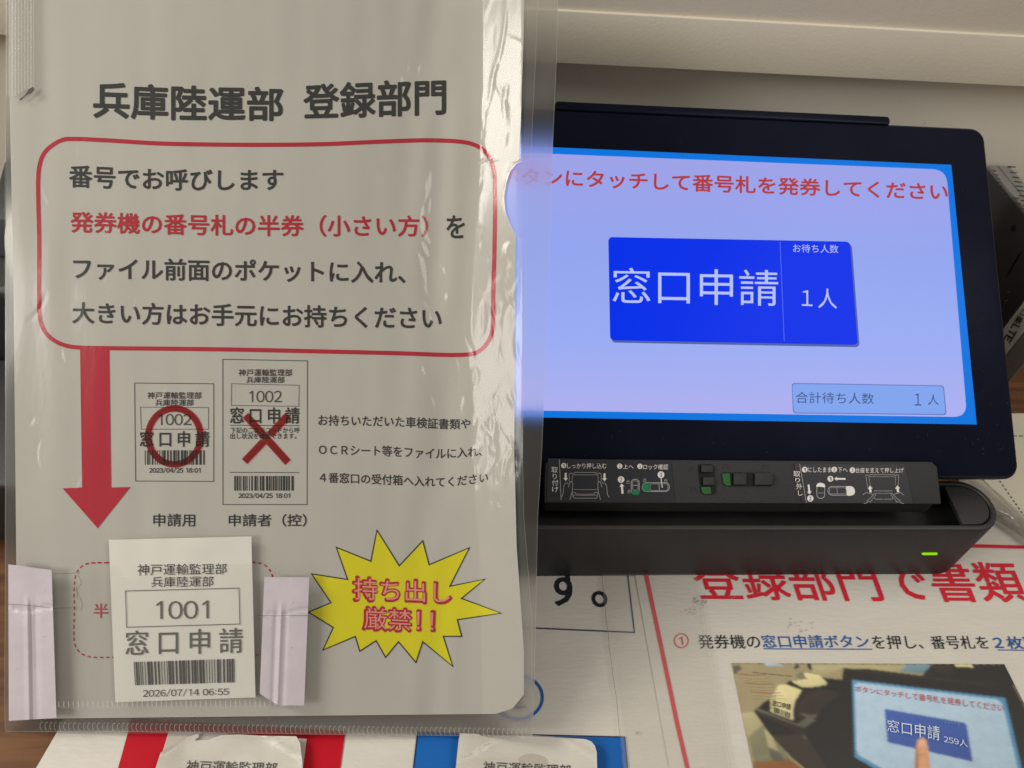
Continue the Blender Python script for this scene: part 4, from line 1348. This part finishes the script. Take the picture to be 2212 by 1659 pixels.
def seam(x0, x1, ya, yb, step, off, name, loop):
    mk = Marks(F, off); r_ = random.Random(5); x = x0
    while x < x1:
        t = (x - x0) / (x1 - x0); y0 = ya[0] + (ya[1] - ya[0]) * t; y1 = yb[0] + (yb[1] - yb[0]) * t
        k = r_.uniform(.75, 1.1); dx = r_.uniform(-.8, .8)
        if loop:
            mk.line([(x + dx + 4 * k, y0 + 2), (x + dx + 1, y0), (x + dx - 1.6, y0 + 5), (x + dx - 1.2, y1 - 4), (x + dx + 1.5, y1)], 1.1 * k, M['weld'], smooth=True)
        else:
            mk.line([(x + dx, y0), (x + dx + .8, y1)], 2.0 * k, M['weld'])
        x += step
    return mk.build(name, sleeve)
seam(88, 1148, (1560, 1574), (1577, 1590), 10.4, .0024, 'bottom_weld', True)
mk = Marks(F, .0023)
mk.line([(11.5, -60), (11, 400), (12, 900), (11, 1300), (10, 1500), (11, 1576), (16, 1580), (300, 1580.5), (700, 1586), (1149, 1590.5)], 1.3, M['edge'])
mk.line([(lin(BACK_R, y) - .6, y) for y in range(-60, 1591, 30)], .9, M['edge'])
mk.line([(lin(FRONT_R, y) - .6, y) for y in list(range(-60, 340, 30)) + [345, 352, 360, 370, 380, 392, 408, 426, 443, 460, 478, 495, 508, 515, 522] + list(range(540, 1586, 30))], .9, M['edge'])
mk.build('sleeve_edge', sleeve)

# number slip in the little front pocket
sq = [(235, 1166), (543, 1158.7), (552, 1506.4), (249, 1517)]
def slip_fn(u, v):
    x, y = qlerp(sq, u, v)
    lift = .0006 * max(0, (1 - v * 5)) + .0009 * math.exp(-((u - .68) / .13) ** 2 - ((v - .02) / .12) ** 2)
    return F(x, y, .00245 + lift * .8)
slip = tag(grid('number_slip', slip_fn, 30, 36, M['slip']), 'off-white number slip 1001 tucked in the pocket at the sleeve bottom', 'number slip')
mk = Marks(F, .00275)
mk.text('神戸運輸監理部', [(297, 1218.6), (489.7, 1216.8)], [(297, 1243.6), (489.7, 1240)], BK, 0)
mk.text('兵庫陸運部', [(327, 1246), (461, 1244.5)], [(327, 1268.7), (461, 1267)], BK, 0)
mk.line([(271, 1276.6), (516.3, 1270.5), (518.4, 1348), (273.4, 1355)], 1.5, M['thin_ink'], True)
mk.text('1001', [(337.6, 1298.6), (450.6, 1297)], [(337.6, 1338), (450.6, 1336.5)], M['grey_ink'], -.008)
mk.text('窓\u2009口\u2009申\u2009請', [(271, 1362.8), (524, 1356)], [(271, 1416), (524, 1410)], M['grey_ink'], .008)
mk.text('2026/07/14 06:55', [(308.5, 1489.8), (494.3, 1486)], [(308.5, 1506.4), (494.3, 1502)], BK, 0)
mk.build('slip_lettering', slip)
mk = Marks(F, .00275)
mk.barcode([(288.7, 1430), (507, 1423), (507.7, 1474), (291.8, 1480.4)], M['thin_ink'], 0, 8, 44)
mk.build('barcode', slip)

def pocket_fn(u, v):
    x = 108 + (580 - 108) * u
    yt = 1221 - 3 * u + (28 * max(0, 1 - ((x - 268) / 22) ** 4) if abs(x - 268) < 22 else 0)
    return F(x, yt + (1532 - yt) * v, .0040 + .0001 * math.sin(x * .05) + .0001 * math.sin(x * .11 + v * 7))
grid('pocket', pocket_fn, 60, 24, M['film_pocket'], sleeve)
seam(126, 596, (1514, 1513), (1528, 1527), 10.6, .0046, 'pocket_weld', False)
mk = Marks(F, .0046)
for pts in (zz(Z7, [(60, 500), (180, 508), (300, 522), (360, 532), (430, 526), (545, 530)]), zz(Z7, [(372, 288), (450, 286), (530, 284)]), zz(Z7, [(558, 262), (560, 310), (575, 350), (545, 400), (560, 440), (582, 500), (575, 545)]), zz(Z7, [(540, 380), (552, 470)])):
    rj = random.Random(3)
    mk.line([(p[0] + rj.uniform(-.6, .6), p[1] + rj.uniform(-.6, .6)) for p in spline(pts, False, 4)], .8, M['grey_ink'])
mk.build('pocket_crack', sleeve)
def tabfn(q, ridges, cut=None):
    def fn(u, v):
        vv = v
        x, y = qlerp(q, u, vv)
        if cut:
            y = min(y, cut(x))
        h = .0050
        for c, w, a in ridges:
            h += a * math.exp(-((u - c) / w) ** 2) * min(max((v - .18) * 8, 0), 1)
        h -= .0006 * max(0, 1 - abs(v - .27 - .02 * math.sin(u * 5)) / .012)
        return F(x, y, h)
    return fn
t1 = grid('paper_tab', tabfn([(18, 1219), (111.5, 1231.4), (122, 1551), (19, 1557)], [(.42, .05, .0006), (.60, .07, -.0005), (.50, .03, -.0003)]), 60, 60, M['tab'], sleeve)
t2_ = grid('paper_tab', tabfn([(571, 1246.7), (668, 1247), (657, 1525), (560, 1525)], [(.40, .04, .0006), (.30, .06, -.0005), (.52, .05, -.0003)], lambda x: 1498 + (x - 560) * .62 if x < 600 else 1524), 60, 60, M['tab'], sleeve)

for tt_, pts in ((t1, zz(Z7, [(62, 502), (180, 508), (300, 522), (358, 530)])), (t2_, zz(Z8, [(-66, 652), (60, 655), (150, 652), (278, 655)]))):
    mk = Marks(F, .0058)
    q_ = random.Random(8)
    mk.line([(p[0], p[1] + q_.uniform(-.5, .5)) for p in spline(pts, False, 6)], .8, M['grey_ink'])
    x0_, y0_ = pts[0]
    for _ in range(7):
        mk.ellipse((x0_ + q_.uniform(12, 80), y0_ + q_.uniform(-40, 150)), q_.uniform(.5, 1.1), q_.uniform(.5, 1.3), M['grey_ink'], n=6)
    mk.build('fold_crack', tt_)
